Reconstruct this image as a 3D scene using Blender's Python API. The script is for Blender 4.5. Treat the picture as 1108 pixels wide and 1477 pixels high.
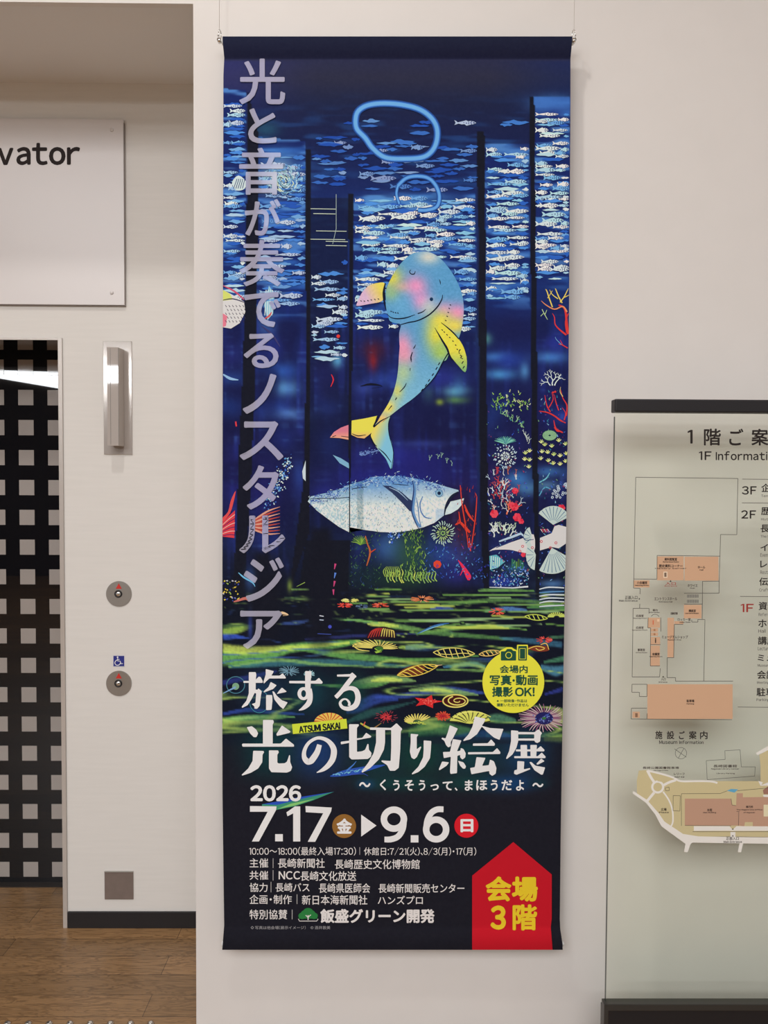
import bpy, bmesh, math, random
import numpy as np
from mathutils import Matrix, Vector

for o in list(bpy.data.objects):
    bpy.data.objects.remove(o)
S = bpy.context.scene
COL = S.collection
R = math.radians

# ------------------------------------------------------------------ camera
CAM_D, CAM_H, FPX = 2.23, 1.61, 1110.0
W, H = 1108, 1477
cd = bpy.data.cameras.new('camera')
cd.sensor_fit = 'VERTICAL'
cd.sensor_height = 36.0
cd.lens = FPX / H * 36.0
cd.clip_start = 0.05
cam = bpy.data.objects.new('camera', cd)
CR = (Matrix.Rotation(R(-0.49), 3, 'Z') @ Matrix.Rotation(R(90 - 1.99), 3, 'X') @ Matrix.Rotation(R(0.31), 3, 'Z'))
CL = Vector((0, -CAM_D, CAM_H))
cam.matrix_world = Matrix.Translation(CL) @ CR.to_4x4()
COL.objects.link(cam)
S.camera = cam
CRn = np.array(CR)
CLn = np.array(CL)

# ------------------------------------------------------------------ world, lights, exposure
S.view_settings.view_transform = 'Standard'
S.view_settings.look = 'None'
S.view_settings.gamma = 1
S.view_settings.use_curve_mapping = False
S.view_settings.exposure = 0.07
w = bpy.data.worlds.new('world')
S.world = w
w.use_nodes = True
w.node_tree.nodes['Background'].inputs[0].default_value = (1.0, 0.99, 0.98, 1)
w.node_tree.nodes['Background'].inputs[1].default_value = 0.45


def area(name, loc, sx, sy, watts, col=(0.975, 0.99, 1.02), aim=None):
    d = bpy.data.lights.new(name, 'AREA')
    d.shape = 'RECTANGLE'
    d.size, d.size_y, d.energy, d.color = sx, sy, watts, col
    o = bpy.data.objects.new(name, d)
    o.location = loc
    if aim is not None:
        o.rotation_euler = (Vector(aim) - Vector(loc)).to_track_quat('-Z', 'Y').to_euler()
    COL.objects.link(o)
    return o


def downlight(name, loc, watts, aim, cone=105, rad=0.085, col=(1, 0.97, 0.94)):
    d = bpy.data.lights.new(name, 'SPOT')
    d.energy, d.color = watts, col
    d.spot_size, d.spot_blend, d.shadow_soft_size = R(cone), 0.9, rad
    o = bpy.data.objects.new(name, d)
    o.location = loc
    o.rotation_euler = (Vector(aim) - Vector(loc)).to_track_quat('-Z', 'Y').to_euler()
    COL.objects.link(o)
    return o


area('ceiling_panel_light', (-1.2, -5.2, 4.5), 6.0, 3.0, 275)
area('ceiling_panel_light', (-0.8, -8.0, 4.5), 8.0, 1.5, 215)
downlight('ceiling_downlight', (-0.75, -1.3, 4.5), 80, (-0.3, -0.2, 1.4))
downlight('ceiling_downlight', (1.75, -1.25, 4.5), 18, (1.3, 0.0, 1.2))

# ------------------------------------------------------------------ helpers


def lin(c):
    c = np.asarray(c, dtype=float) / 255.0
    return np.where(c <= 0.04045, c / 12.92, ((c + 0.055) / 1.055) ** 2.4)


KALB = 1.28     # photo colour -> albedo (the wall's white reads as its own albedo)


def alb(c, k=None):
    return np.clip(lin(c) * (KALB if k is None else k), 0, 0.92)


def rgba(c, k=None):
    a = alb(c, k)
    return (float(a[0]), float(a[1]), float(a[2]), 1.0)


def pix(px, py, y):
    """Where the sight line through photo point (px, py) meets the plane at depth y (arrays allowed)."""
    px, py, y = np.broadcast_arrays(np.asarray(px, float), np.asarray(py, float), np.asarray(y, float))
    d = np.stack([(px - W / 2) / FPX, -(py - H / 2) / FPX, -np.ones_like(px)], axis=-1) @ CRn.T
    t = (y - CLn[1]) / d[..., 1]
    return CLn + d * t[..., None]


def pixfloor(px, py):
    d = CRn @ np.array([(px - W / 2) / FPX, -(py - H / 2) / FPX, -1.0])
    return CLn + d * (-CLn[2] / d[2])


def rect(x0, y0, x1, y1, y):
    """A photo rectangle as world (X0, X1, Z0, Z1) on plane y, squared up."""
    a = pix([x0, x1, x0, x1], [y0, y0, y1, y1], y)
    return (float(a[0, 0] + a[2, 0]) / 2, float(a[1, 0] + a[3, 0]) / 2, float(a[2, 2] + a[3, 2]) / 2, float(a[0, 2] + a[1, 2]) / 2)


def material(name, col, rough=0.5, metal=0.0, spec=0.5, emit=None, estr=0.0):
    m = bpy.data.materials.new(name)
    m.use_nodes = True
    b = m.node_tree.nodes['Principled BSDF']
    b.inputs['Base Color'].default_value = col
    b.inputs['Roughness'].default_value = rough
    b.inputs['Metallic'].default_value = metal
    b.inputs['Specular IOR Level'].default_value = spec
    if emit:
        b.inputs['Emission Color'].default_value = emit
        b.inputs['Emission Strength'].default_value = estr
    return m


def noisy(m, scale, amount, stretch=(1, 1, 1), bump=0.0, detail=5.0):
    """Break up a material's base colour with noise, and optionally a bump."""
    nt = m.node_tree
    b = nt.nodes['Principled BSDF']
    tc = nt.nodes.new('ShaderNodeTexCoord')
    mp = nt.nodes.new('ShaderNodeMapping')
    mp.inputs['Scale'].default_value = stretch
    nz = nt.nodes.new('ShaderNodeTexNoise')
    nz.inputs['Scale'].default_value = scale
    nz.inputs['Detail'].default_value = detail
    nt.links.new(tc.outputs['Object'], mp.inputs['Vector'])
    nt.links.new(mp.outputs['Vector'], nz.inputs['Vector'])
    c = b.inputs['Base Color'].default_value[:]
    rp = nt.nodes.new('ShaderNodeValToRGB')
    rp.color_ramp.elements[0].position, rp.color_ramp.elements[1].position = 0.3, 0.7
    rp.color_ramp.elements[0].color = (c[0] * (1 - amount), c[1] * (1 - amount), c[2] * (1 - amount * 1.1), 1)
    rp.color_ramp.elements[1].color = (min(1, c[0] * (1 + amount)), min(1, c[1] * (1 + amount)), min(1, c[2] * (1 + amount)), 1)
    nt.links.new(nz.outputs['Fac'], rp.inputs['Fac'])
    nt.links.new(rp.outputs['Color'], b.inputs['Base Color'])
    if bump:
        bp = nt.nodes.new('ShaderNodeBump')
        bp.inputs['Strength'].default_value = bump
        bp.inputs['Distance'].default_value = 0.002
        nt.links.new(nz.outputs['Fac'], bp.inputs['Height'])
        nt.links.new(bp.outputs['Normal'], b.inputs['Normal'])
    return m


def link(name, me, mat=None, parent=None):
    o = bpy.data.objects.new(name, me)
    if mat is not None:
        me.materials.append(mat)
    COL.objects.link(o)
    if parent is not None:
        o.parent = parent
        o.matrix_parent_inverse = parent.matrix_basis.inverted()
    return o


def empty(name, loc):
    o = bpy.data.objects.new(name, None)
    o.location = loc
    o.empty_display_size = 0.05
    COL.objects.link(o)
    return o


def tag(o, label=None, cat=None, group=None, kind=None):
    for k, v in (('label', label), ('category', cat), ('group', group), ('kind', kind)):
        if v:
            o[k] = v
    return o


def box(bm, x0, x1, y0, y1, z0, z1, bevel=0.0, seg=2):
    vs = [bm.verts.new((x, y, z)) for x in (x0, x1) for y in (y0, y1) for z in (z0, z1)]
    fs = [(0, 1, 3, 2), (4, 6, 7, 5), (0, 4, 5, 1), (2, 3, 7, 6), (0, 2, 6, 4), (1, 5, 7, 3)]
    faces = [bm.faces.new([vs[i] for i in f]) for f in fs]
    if bevel:
        edges = list({e for f in faces for e in f.edges})
        bmesh.ops.bevel(bm, geom=edges, offset=bevel, segments=seg, profile=0.6, affect='EDGES')


def cyl(bm, c, r, depth, axis='Y', seg=48, r2=None):
    """A solid of revolution about an axis; its base sits at c and it runs along -Y (towards the room), +X or +Z."""
    m = {'Y': Matrix.Rotation(R(90), 4, 'X'), 'X': Matrix.Rotation(R(90), 4, 'Y'), 'Z': Matrix.Identity(4)}[axis]
    bmesh.ops.create_cone(bm, cap_ends=True, segments=seg, radius1=r, radius2=r if r2 is None else r2, depth=depth,
                          matrix=Matrix.Translation(c) @ m @ Matrix.Translation((0, 0, depth / 2)))


def tube(bm, pts, r, seg=10, closed=False):
    pts = [Vector(p) for p in pts]
    n = len(pts)
    rings = []
    prev = None
    for i, p in enumerate(pts):
        a = pts[(i - 1) % n] if (closed or i > 0) else p
        b = pts[(i + 1) % n] if (closed or i < n - 1) else p
        t = (b - a).normalized()
        if prev is None:
            u = t.orthogonal().normalized()
        else:
            u = (prev - t * prev.dot(t)).normalized()
        prev = u
        v = t.cross(u)
        rings.append([bm.verts.new(p + (u * math.cos(2 * math.pi * k / seg) + v * math.sin(2 * math.pi * k / seg)) * r) for k in range(seg)])
    for i in range(n if closed else n - 1):
        A, B = rings[i], rings[(i + 1) % n]
        for k in range(seg):
            bm.faces.new((A[k], A[(k + 1) % seg], B[(k + 1) % seg], B[k]))
    if not closed:
        bm.faces.new(rings[0][::-1])
        bm.faces.new(rings[-1])


def done(name, bm, mat=None, parent=None, smooth=False):
    bmesh.ops.recalc_face_normals(bm, faces=bm.faces)
    me = bpy.data.meshes.new(name)
    bm.to_mesh(me)
    bm.free()
    if smooth:
        for p in me.polygons:
            p.use_smooth = True
    return link(name, me, mat, parent)


def boxes(name, lst, mat, parent=None, bevel=0.0):
    bm = bmesh.new()
    for b in lst:
        box(bm, *b, bevel=bevel)
    return done(name, bm, mat, parent)


# ------------------------------------------------------------------ glyphs (the built-in font, one outline per character)
GLYPHS = {}
TEXTS = []


def full(ch):
    if ch == ' ':
        return ch
    o = ord(ch)
    return chr(o + 0xFEE0) if 0x21 <= o <= 0x7E else ch


def load_glyphs(chars):
    tmp = {}
    for ch in sorted(set(chars)):
        c = bpy.data.curves.new('glyph', 'FONT')
        c.body = ch
        c.size = 1.0
        c.resolution_u = 4
        o = bpy.data.objects.new('glyph', c)
        COL.objects.link(o)
        tmp[ch] = o
    bpy.context.view_layer.update()
    dg = bpy.context.evaluated_depsgraph_get()
    for ch, o in tmp.items():
        me = o.evaluated_get(dg).to_mesh()
        v = np.array([(p.co.x, p.co.y) for p in me.vertices]) if len(me.vertices) else np.zeros((0, 2))
        f = [tuple(p.vertices) for p in me.polygons]
        GLYPHS[ch] = (v, f)
        o.evaluated_get(dg).to_mesh_clear()
    for o in tmp.values():
        c = o.data
        bpy.data.objects.remove(o)
        bpy.data.curves.remove(c)


def plain_glyphs():
    bar = lambda x0, y0, x1, y1: [(x0, y0), (x1, y0), (x1, y1), (x0, y1)]
    quad = lambda *b: (np.array([p for q in b for p in q], float), [tuple(range(4 * i, 4 * i + 4)) for i in range(len(b))])
    GLYPHS[full('1')] = quad(bar(.5, 0, .585, .733), [(.36, .60), (.5, .66), (.5, .733), (.36, .655)])
    GLYPHS[full('I')] = quad(bar(.46, 0, .545, .733))
    GLYPHS[full('l')] = quad(bar(.46, 0, .54, .79))
    GLYPHS[full('i')] = quad(bar(.46, 0, .54, .545), bar(.455, .66, .545, .75))


# ------------------------------------------------------------------ printed matter: flat ink laid out in photo points, mapped onto its carrier
class Print:
    def __init__(self):
        self.v, self.f, self.c, self.l = [], [], [], []
        self.k = 0

    def add(self, pts, faces, col, lev=0.0):
        n = len(self.v)
        self.k += 1
        lev += (self.k % 400) * 1.2e-6
        pts = [(float(p[0]), float(p[1])) for p in pts]
        self.v += pts
        if callable(col):
            self.c += [tuple(alb(col(x, y))) for x, y in pts]
        else:
            a = tuple(alb(col))
            self.c += [a] * len(pts)
        self.l += [lev] * len(pts)
        self.f += [tuple(i + n for i in f) for f in faces]

    def poly(self, pts, col, lev=0.0, sub=0):
        if not sub:
            self.add(pts, [tuple(range(len(pts)))], col, lev)
            return
        bm = bmesh.new()
        bm.faces.new([bm.verts.new((p[0], p[1], 0)) for p in pts])
        bmesh.ops.triangulate(bm, faces=bm.faces)
        xs, ys = [p[0] for p in pts], [p[1] for p in pts]
        for lo, hi, no in ((min(xs), max(xs), (1, 0, 0)), (min(ys), max(ys), (0, 1, 0))):
            k = lo + sub
            while k < hi:
                bmesh.ops.bisect_plane(bm, geom=bm.verts[:] + bm.edges[:] + bm.faces[:], plane_co=(k, k, 0), plane_no=no)
                k += sub
        bm.verts.index_update()
        self.add([(q.co.x, q.co.y) for q in bm.verts], [tuple(q.index for q in f.verts) for f in bm.faces], col, lev)
        bm.free()

    def brush(self, pts, w, col, lev=0.0, smooth=0, closed=False):
        """A stroke with a width at each point (w a number or a list)."""
        if smooth:
            pts, w = spline(pts, w, smooth, closed)
        n = len(pts)
        if not hasattr(w, '__len__'):
            w = [w] * n
        p = np.array(pts, float)
        L = []
        Rr = []
        for i in range(n):
            a = p[(i - 1) % n] if (closed or i) else p[i]
            b = p[(i + 1) % n] if (closed or i < n - 1) else p[i]
            t = b - a
            t = t / (np.hypot(*t) + 1e-9)
            nn = np.array([-t[1], t[0]])
            L.append(p[i] + nn * w[i] / 2)
            Rr.append(p[i] - nn * w[i] / 2)
        fs = [(i, (i + 1) % n, n + (i + 1) % n, n + i) for i in range(n if closed else n - 1)]
        self.add(L + Rr, fs, col, lev)

    def disc(self, c, r, col, lev=0.0, ry=None, n=40):
        ry = r if ry is None else ry
        self.poly([(c[0] + r * math.cos(2 * math.pi * k / n), c[1] + ry * math.sin(2 * math.pi * k / n)) for k in range(n)], col, lev)

    def ring(self, c, r, wd, col, lev=0.0, ry=None, n=40, wy=None):
        ry = r if ry is None else ry
        wy = wd if wy is None else wy
        a = [(c[0] + (r + wd / 2) * math.cos(2 * math.pi * k / n), c[1] + (ry + wy / 2) * math.sin(2 * math.pi * k / n)) for k in range(n)]
        b = [(c[0] + (r - wd / 2) * math.cos(2 * math.pi * k / n), c[1] + (ry - wy / 2) * math.sin(2 * math.pi * k / n)) for k in range(n)]
        self.add(a + b, [(k, (k + 1) % n, n + (k + 1) % n, n + k) for k in range(n)], col, lev)

    def line(self, pts, wd, col, lev=0.0, closed=False):
        for a, b in zip(pts, pts[1:] + ([pts[0]] if closed else [])):
            self.brush([a, b], wd, col, lev)

    def rect(self, x0, y0, x1, y1, col, lev=0.0):
        self.poly([(x0, y0), (x1, y0), (x1, y1), (x0, y1)], col, lev)

    def text(self, s, bb, col, bold=0.0, lev=0.0, rot=0.0, gap=0.06, sub=0, em=1.0):
        """Lettering fitted to the photo box bb; bold thickens each stroke by that many points. em: advance of a wide glyph."""
        x = 0.0
        V, F = [], []
        for ch in s:
            if ch == '　':
                x += 0.75
                continue
            if ch == ' ':
                x += 0.3
                continue
            narrow = ord(ch) < 0x7F or ch in '・、｜〜'
            if full(ch) not in GLYPHS:
                load_glyphs(full(ch))
            v, f = GLYPHS[full(ch)]
            if not len(v):
                continue
            if narrow:
                if ch == '/':
                    v = v * [.55, 1]
                lo, hi = v[:, 0].min(), v[:, 0].max()
                g = 0.16 if ch in '・｜' else gap
                vv = v + [x - lo + g, 0]
                x += hi - lo + 2 * g
            else:
                vv = v + [x, 0]
                x += em
            V.append(vv)
            F.append(f)
        A = np.concatenate(V)
        lo, hi = A.min(0), A.max(0)
        sx = (bb[2] - bb[0] - 2 * bold) / max(hi[0] - lo[0], 1e-6)
        sy = (bb[3] - bb[1] - 2 * bold) / max(hi[1] - lo[1], 1e-6)
        cx, cy = (bb[0] + bb[2]) / 2, (bb[1] + bb[3]) / 2
        sh = [(0, 0)] if not bold else [(0, 0)] + [(bold * math.cos(k * math.pi / 4), bold * math.sin(k * math.pi / 4)) for k in range(8)]
        ca, sa = math.cos(R(rot)), math.sin(R(rot))
        for v, f in zip(V, F):
            q = np.stack([bb[0] + bold + (v[:, 0] - lo[0]) * sx, bb[3] - bold - (v[:, 1] - lo[1]) * sy], 1)
            for dx, dy in sh:
                p = q + [dx, dy]
                if rot:
                    d = p - [cx, cy]
                    p = np.stack([cx + d[:, 0] * ca - d[:, 1] * sa, cy + d[:, 0] * sa + d[:, 1] * ca], 1)
                if sub:
                    for t in f:
                        self.poly([tuple(p[i]) for i in t], col, lev, sub) if len(t) > 2 else None
                else:
                    self.add(p, f, col, lev)

    def build(self, name, carrier, off, mat, parent):
        """carrier(px, py, off + lev) gives world points."""
        v = np.array(self.v)
        co = carrier(v[:, 0], v[:, 1], off + np.array(self.l))
        return colour_mesh(name, co, self.f, np.array(self.c), mat, parent)


def spline(pts, w, n, closed=False):
    p = np.array(pts, float)
    ww = np.full(len(p), float(w)) if not hasattr(w, '__len__') else np.array(w, float)
    q = np.column_stack([p, ww])
    m = len(q)
    out = []
    for i in range(m if closed else m - 1):
        g = lambda k: q[k % m] if closed else q[min(max(k, 0), m - 1)]
        a, b, c, d = g(i - 1), g(i), g(i + 1), g(i + 2)
        for k in range(n):
            t = k / n
            out.append(0.5 * (2 * b + (c - a) * t + (2 * a - 5 * b + 4 * c - d) * t * t + (3 * b - a - 3 * c + d) * t ** 3))
    if not closed:
        out.append(q[-1])
    out = np.array(out)
    return [tuple(x) for x in out[:, :2]], list(np.maximum(out[:, 2], 0.05))


def colour_mesh(name, co, faces, cols, mat, parent):
    me = bpy.data.meshes.new(name)
    me.from_pydata([tuple(map(float, c)) for c in co], [], faces)
    at = me.color_attributes.new('Ink', 'FLOAT_COLOR', 'POINT')
    buf = np.ones((len(co), 4), np.float32)
    buf[:, :3] = cols
    at.data.foreach_set('color', buf.ravel())
    # printed faces look towards the room (-Y)
    me.update()
    o = link(name, me, mat, parent)
    flip = [p.index for p in me.polygons if p.normal.y > 0]
    if flip:
        bm = bmesh.new()
        bm.from_mesh(me)
        bm.faces.ensure_lookup_table()
        bmesh.ops.reverse_faces(bm, faces=[bm.faces[i] for i in flip])
        bm.to_mesh(me)
        bm.free()
    return o


def ink_material(name, rough, spec):
    m = material(name, (1, 1, 1, 1), rough, 0, spec)
    a = m.node_tree.nodes.new('ShaderNodeAttribute')
    a.attribute_name = 'Ink'
    m.node_tree.links.new(a.outputs['Color'], m.node_tree.nodes['Principled BSDF'].inputs['Base Color'])
    return m


# ------------------------------------------------------------------ materials
WALLC = (207, 203, 199)
M_wall = noisy(material('painted wall', rgba(WALLC), 0.7, 0, 0.3), 9, 0.012, bump=0.03)
M_wall2 = noisy(material('vinyl wall covering', rgba((208, 205, 200)), 0.65, 0, 0.3), 6, 0.016, (1, 1, 14), bump=0.05)
M_ceil = material('white ceiling', rgba((210, 204, 198)), 0.8, 0, 0.2)
M_soffit = material('painted soffit', rgba((212, 210, 208)), 0.8, 0, 0.2)
M_dark = noisy(material('dark timber wall', (0.05, 0.04, 0.035, 1), 0.6), 3, 0.2, (1, 1, 6))
M_black = material('black skirting', (0.012, 0.011, 0.013, 1), 0.45)
M_steel = material('brushed steel', (0.55, 0.53, 0.51, 1), 0.28, 1.0)
M_steel2 = material('satin steel plate', (0.42, 0.40, 0.375, 1), 0.38, 0.9)
M_mirror = material('polished steel', (0.42, 0.40, 0.39, 1), 0.04, 1.0)
M_chrome = material('chrome', (0.75, 0.74, 0.72, 1), 0.12, 1.0)
M_doorb = material('black lacquer', (0.006, 0.006, 0.008, 1), 0.01, 0, 0.5)
M_doorw = noisy(material('pale door panel', rgba((152, 145, 140)), 0.03, 0.0, 0.5), 2.0, 0.05)
M_acryl = material('white acrylic', rgba((202, 197, 195)), 0.25, 0, 0.5)
M_acryl_edge = material('acrylic edge', rgba((120, 112, 108)), 0.3)
M_ink = ink_material('printing ink', 0.6, 0.15)
M_cloth = ink_material('printed polyester cloth', 0.85, 0.06)
M_letter = material('black lettering film', rgba((38, 32, 32)), 0.4)
M_red = material('red mark', rgba((190, 44, 36)), 0.4)
M_rod = material('white plastic rod', rgba((225, 222, 220)), 0.4)
M_plate = noisy(material('grey brown plate', rgba((112, 99, 92)), 0.5), 40, 0.05)
M_bar = material('black anodised rail', (0.014, 0.012, 0.014, 1), 0.4)
M_frame = material('dark bronze frame', (0.075, 0.072, 0.066, 1), 0.35, 0.6)


def glass_material(name, tint):
    m = bpy.data.materials.new(name)
    m.use_nodes = True
    nt = m.node_tree
    nt.nodes.clear()
    out = nt.nodes.new('ShaderNodeOutputMaterial')
    mx = nt.nodes.new('ShaderNodeMixShader')
    fr = nt.nodes.new('ShaderNodeFresnel')
    fr.inputs['IOR'].default_value = 1.22
    tr = nt.nodes.new('ShaderNodeBsdfTransparent')
    tr.inputs['Color'].default_value = tint
    gl = nt.nodes.new('ShaderNodeBsdfGlossy')
    gl.inputs['Roughness'].default_value = 0.0
    nt.links.new(fr.outputs[0], mx.inputs[0])
    nt.links.new(tr.outputs[0], mx.inputs[1])
    nt.links.new(gl.outputs[0], mx.inputs[2])
    nt.links.new(mx.outputs[0], out.inputs['Surface'])
    return m


M_glass = glass_material('clear glass', (0.986, 1.0, 0.968, 1))


def wood_floor():
    m = material('oak plank floor', (0.3, 0.2, 0.1, 1), 0.3, 0, 0.5)
    nt = m.node_tree
    N = nt.nodes.new
    Lk = nt.links.new
    b = nt.nodes['Principled BSDF']
    tc = N('ShaderNodeTexCoord')
    mp = N('ShaderNodeMapping')
    mp.inputs['Location'].default_value = (0.37, -0.048, 0)
    Lk(tc.outputs['Object'], mp.inputs['Vector'])
    br = N('ShaderNodeTexBrick')
    br.offset, br.offset_frequency = 0.37, 2
    br.inputs['Scale'].default_value = 1.0
    br.inputs['Brick Width'].default_value = 0.9
    br.inputs['Row Height'].default_value = 0.1
    br.inputs['Mortar Size'].default_value = 0.0011
    br.inputs['Mortar Smooth'].default_value = 0.3
    br.inputs['Color1'].default_value = rgba((118, 92, 62))
    br.inputs['Color2'].default_value = rgba((146, 114, 78))
    br.inputs['Mortar'].default_value = rgba((66, 48, 32))
    Lk(mp.outputs['Vector'], br.inputs['Vector'])
    # flowing grain: stretched, distorted noise
    m2 = N('ShaderNodeMapping')
    m2.inputs['Scale'].default_value = (2.2, 16, 1)
    Lk(tc.outputs['Object'], m2.inputs['Vector'])
    nz = N('ShaderNodeTexNoise')
    nz.inputs['Scale'].default_value = 2.3
    nz.inputs['Detail'].default_value = 4
    nz.inputs['Distortion'].default_value = 1.3
    Lk(m2.outputs['Vector'], nz.inputs['Vector'])
    mu = N('ShaderNodeMath')
    mu.operation = 'MULTIPLY'
    mu.inputs[1].default_value = 42.0
    Lk(nz.outputs['Fac'], mu.inputs[0])
    sn = N('ShaderNodeMath')
    sn.operation = 'SINE'
    Lk(mu.outputs[0], sn.inputs[0])
    rp = N('ShaderNodeValToRGB')
    rp.color_ramp.elements[0].position, rp.color_ramp.elements[1].position = 0.0, 0.55
    rp.color_ramp.elements[0].color = (0.62, 0.58, 0.54, 1)
    rp.color_ramp.elements[1].color = (1.05, 1.04, 1.02, 1)
    ad = N('ShaderNodeMath')
    ad.operation = 'MULTIPLY_ADD'
    ad.inputs[1].default_value = 0.5
    ad.inputs[2].default_value = 0.5
    Lk(sn.outputs[0], ad.inputs[0])
    Lk(ad.outputs[0], rp.inputs['Fac'])
    mx = N('ShaderNodeMix')
    mx.data_type = 'RGBA'
    mx.blend_type = 'MULTIPLY'
    mx.inputs[0].default_value = 0.85
    Lk(br.outputs['Color'], mx.inputs[6])
    Lk(rp.outputs['Color'], mx.inputs[7])
    n2 = N('ShaderNodeTexNoise')
    n2.inputs['Scale'].default_value = 3.0
    m3 = N('ShaderNodeMapping')
    m3.inputs['Scale'].default_value = (3, 110, 1)
    Lk(tc.outputs['Object'], m3.inputs['Vector'])
    Lk(m3.outputs['Vector'], n2.inputs['Vector'])
    r2 = N('ShaderNodeValToRGB')
    r2.color_ramp.elements[0].position, r2.color_ramp.elements[1].position = 0.3, 0.7
    r2.color_ramp.elements[0].color = (0.8, 0.78, 0.75, 1)
    r2.color_ramp.elements[1].color = (1.08, 1.06, 1.05, 1)
    Lk(n2.outputs['Fac'], r2.inputs['Fac'])
    my = N('ShaderNodeMix')
    my.data_type = 'RGBA'
    my.blend_type = 'MULTIPLY'
    my.inputs[0].default_value = 0.8
    Lk(mx.outputs[2], my.inputs[6])
    Lk(r2.outputs['Color'], my.inputs[7])
    Lk(my.outputs[2], b.inputs['Base Color'])
    return m


# ------------------------------------------------------------------ the place
YB = 2.75 - CAM_D           # the alcove's rear wall (0.495 m behind the front wall)
YD = YB + 0.33                      # the lift door
XE = float(pix(281, 738, 0)[0])     # edge of the front wall
ZL = float(pix(140, 4, 0)[2])       # underside of the lintel
ZC = float(pix(140, 120, YB)[2])    # alcove ceiling
CEIL = 4.6
FAR = -9.5
LEFT = -9.0

o = boxes('floor', [(LEFT, 5, FAR, YD + 0.25, -0.05, 0)], wood_floor())
tag(o, 'brown oak plank floor with horizontal boards', 'floor', kind='structure')
o = boxes('wall_front', [(XE, 5, 0, 0.8, 0, CEIL)], M_wall)
tag(o, 'plain white wall the tall banner hangs on', 'wall', kind='structure')
o = boxes('trim_1', [(-4.2, XE, 0, 0.02, ZL, CEIL)], M_wall)
tag(o, 'white lintel across the top of the lift alcove', 'lintel', kind='structure')
o = boxes('ceiling_alcove', [(-4.2, XE, 0.02, YB + 0.45, ZC, ZC + 0.1)], M_soffit)
tag(o, 'shaded low ceiling of the lift alcove', 'ceiling', kind='structure')
dr = rect(-140, 488, 94, 1338, YB)
DX1 = float(pix(94, 900, YB)[0])
DX0 = DX1 - 1.25
DZ = float(pix(45, 487.5, YB)[2])
o = boxes('wall_alcove', [(DX1, XE, YB, YD + 0.1, 0, ZC), (DX0, DX1, YB, YD + 0.1, DZ, ZC), (-4.2, DX0, YB, YD + 0.1, 0, ZC)], M_wall2)
tag(o, 'cream rear wall of the alcove around the lift door', 'wall', kind='structure')
o = boxes('wall_left', [(-4.4, -4.2, 0, YD + 0.1, 0, CEIL)], M_wall)
tag(o, 'white end wall of the lift alcove', 'wall', kind='structure')
ZS = float(pix(190, 1314, YB)[2])
o = boxes('baseboard_alcove', [(DX1 + 0.002, XE, YB - 0.008, YB, 0, ZS)], M_black, bevel=0.002)
tag(o, 'black skirting along the foot of the alcove wall', 'skirting', kind='structure')
o = boxes('ceiling', [(LEFT, 5, FAR, 0, CEIL, CEIL + 0.1)], M_ceil)
tag(o, 'white lobby ceiling', 'ceiling', kind='structure')
o = boxes('wall_back', [(LEFT, 5, FAR - 0.2, FAR, 0, CEIL)], M_dark)
tag(o, 'dark timber wall on the far side of the lobby', 'wall', kind='structure')
M_win = material('daylit window', (0.8, 0.8, 0.8, 1), 0.4, emit=(0.93, 0.97, 1.0, 1), estr=26)
bm = bmesh.new()
ym = 2 * (YD - 0.02) - FAR          # the far wall as the polished lift door mirrors it
wt = pix([0, 88], [535, 537], ym)
wb = pix([0, 88], [546, 561], ym)
xa, xb = float(wt[0, 0]), float(wt[1, 0])
q = [(xa - 1.6, float(wt[0, 2]) + .05), (xa - 1.6, float(wb[0, 2]) + .14), (xa, float(wb[0, 2])), (xb, float(wb[1, 2])), (xb + 2.3, float(wb[1, 2]) + .02), (xb + 2.3, float(wt[1, 2])), (xb, float(wt[1, 2]))]
fr = [bm.verts.new((x, FAR + 0.03, z)) for x, z in q]
bk = [bm.verts.new((x, FAR + 0.005, z)) for x, z in q]
bm.faces.new(fr)
bm.faces.new(bk[::-1])
for i in range(len(q)):
    bm.faces.new((fr[i], fr[(i + 1) % len(q)], bk[(i + 1) % len(q)], bk[i]))
o = done('window_1', bm, M_win)
tag(o, 'high strip window across the far lobby wall', 'window', kind='structure')

# lift door: black lacquer with a grid of pale squares, in a polished steel reveal
dz0, dz1 = float(pix(45, 1270, YD)[2]), DZ
door = boxes('door_1', [(DX0 + 0.02, DX1 - 0.014, YD - 0.02, YD + 0.02, dz0, DZ)], M_doorb, bevel=0.0015)
tag(door, 'black lift door with a grid of pale squares', 'door', kind='structure')
zr0, zr1 = float(pix(40, 530, YD - 0.02)[2]), float(pix(42, 1253.7, YD - 0.02)[2])
xc1 = float(pix(40.8, 900, YD - 0.02)[0])
pz = (zr0 - zr1) / 17
px_ = 41.8 / (FPX / (YD - 0.02 + CAM_D))
sq = []
bm = bmesh.new()
for i in range(-2, 12):
    for j in range(-1, 18):
        cx, cz = xc1 + px_ * (1 - i), zr0 - pz * j
        hw = 0.0297
        x0, x1 = cx - hw, min(cx + hw, DX1 - 0.016)
        if x1 - x0 < 0.005 or x0 < DX0 + 0.025 or cz + hw > DZ - 0.002:
            continue
        box(bm, x0, x1, YD - 0.0212, YD - 0.0195, cz - 0.0301, cz + 0.0301)
done('square_pattern', bm, M_doorw, door)
fx = 0.015
fr_ = boxes('door_frame', [(DX1 - fx, DX1, YB - 0.004, YD + 0.02, 0, DZ), (DX0 + 0.02, DX1 - fx, YB - 0.004, YD + 0.02, DZ - 0.008, DZ),
                           (DX0, DX0 + 0.02, YB - 0.004, YD + 0.02, 0, DZ)], M_mirror, door, bevel=0.001)
M_trim = material('satin steel trim', rgba((176, 168, 161)), 0.3, 0.2)
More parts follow.
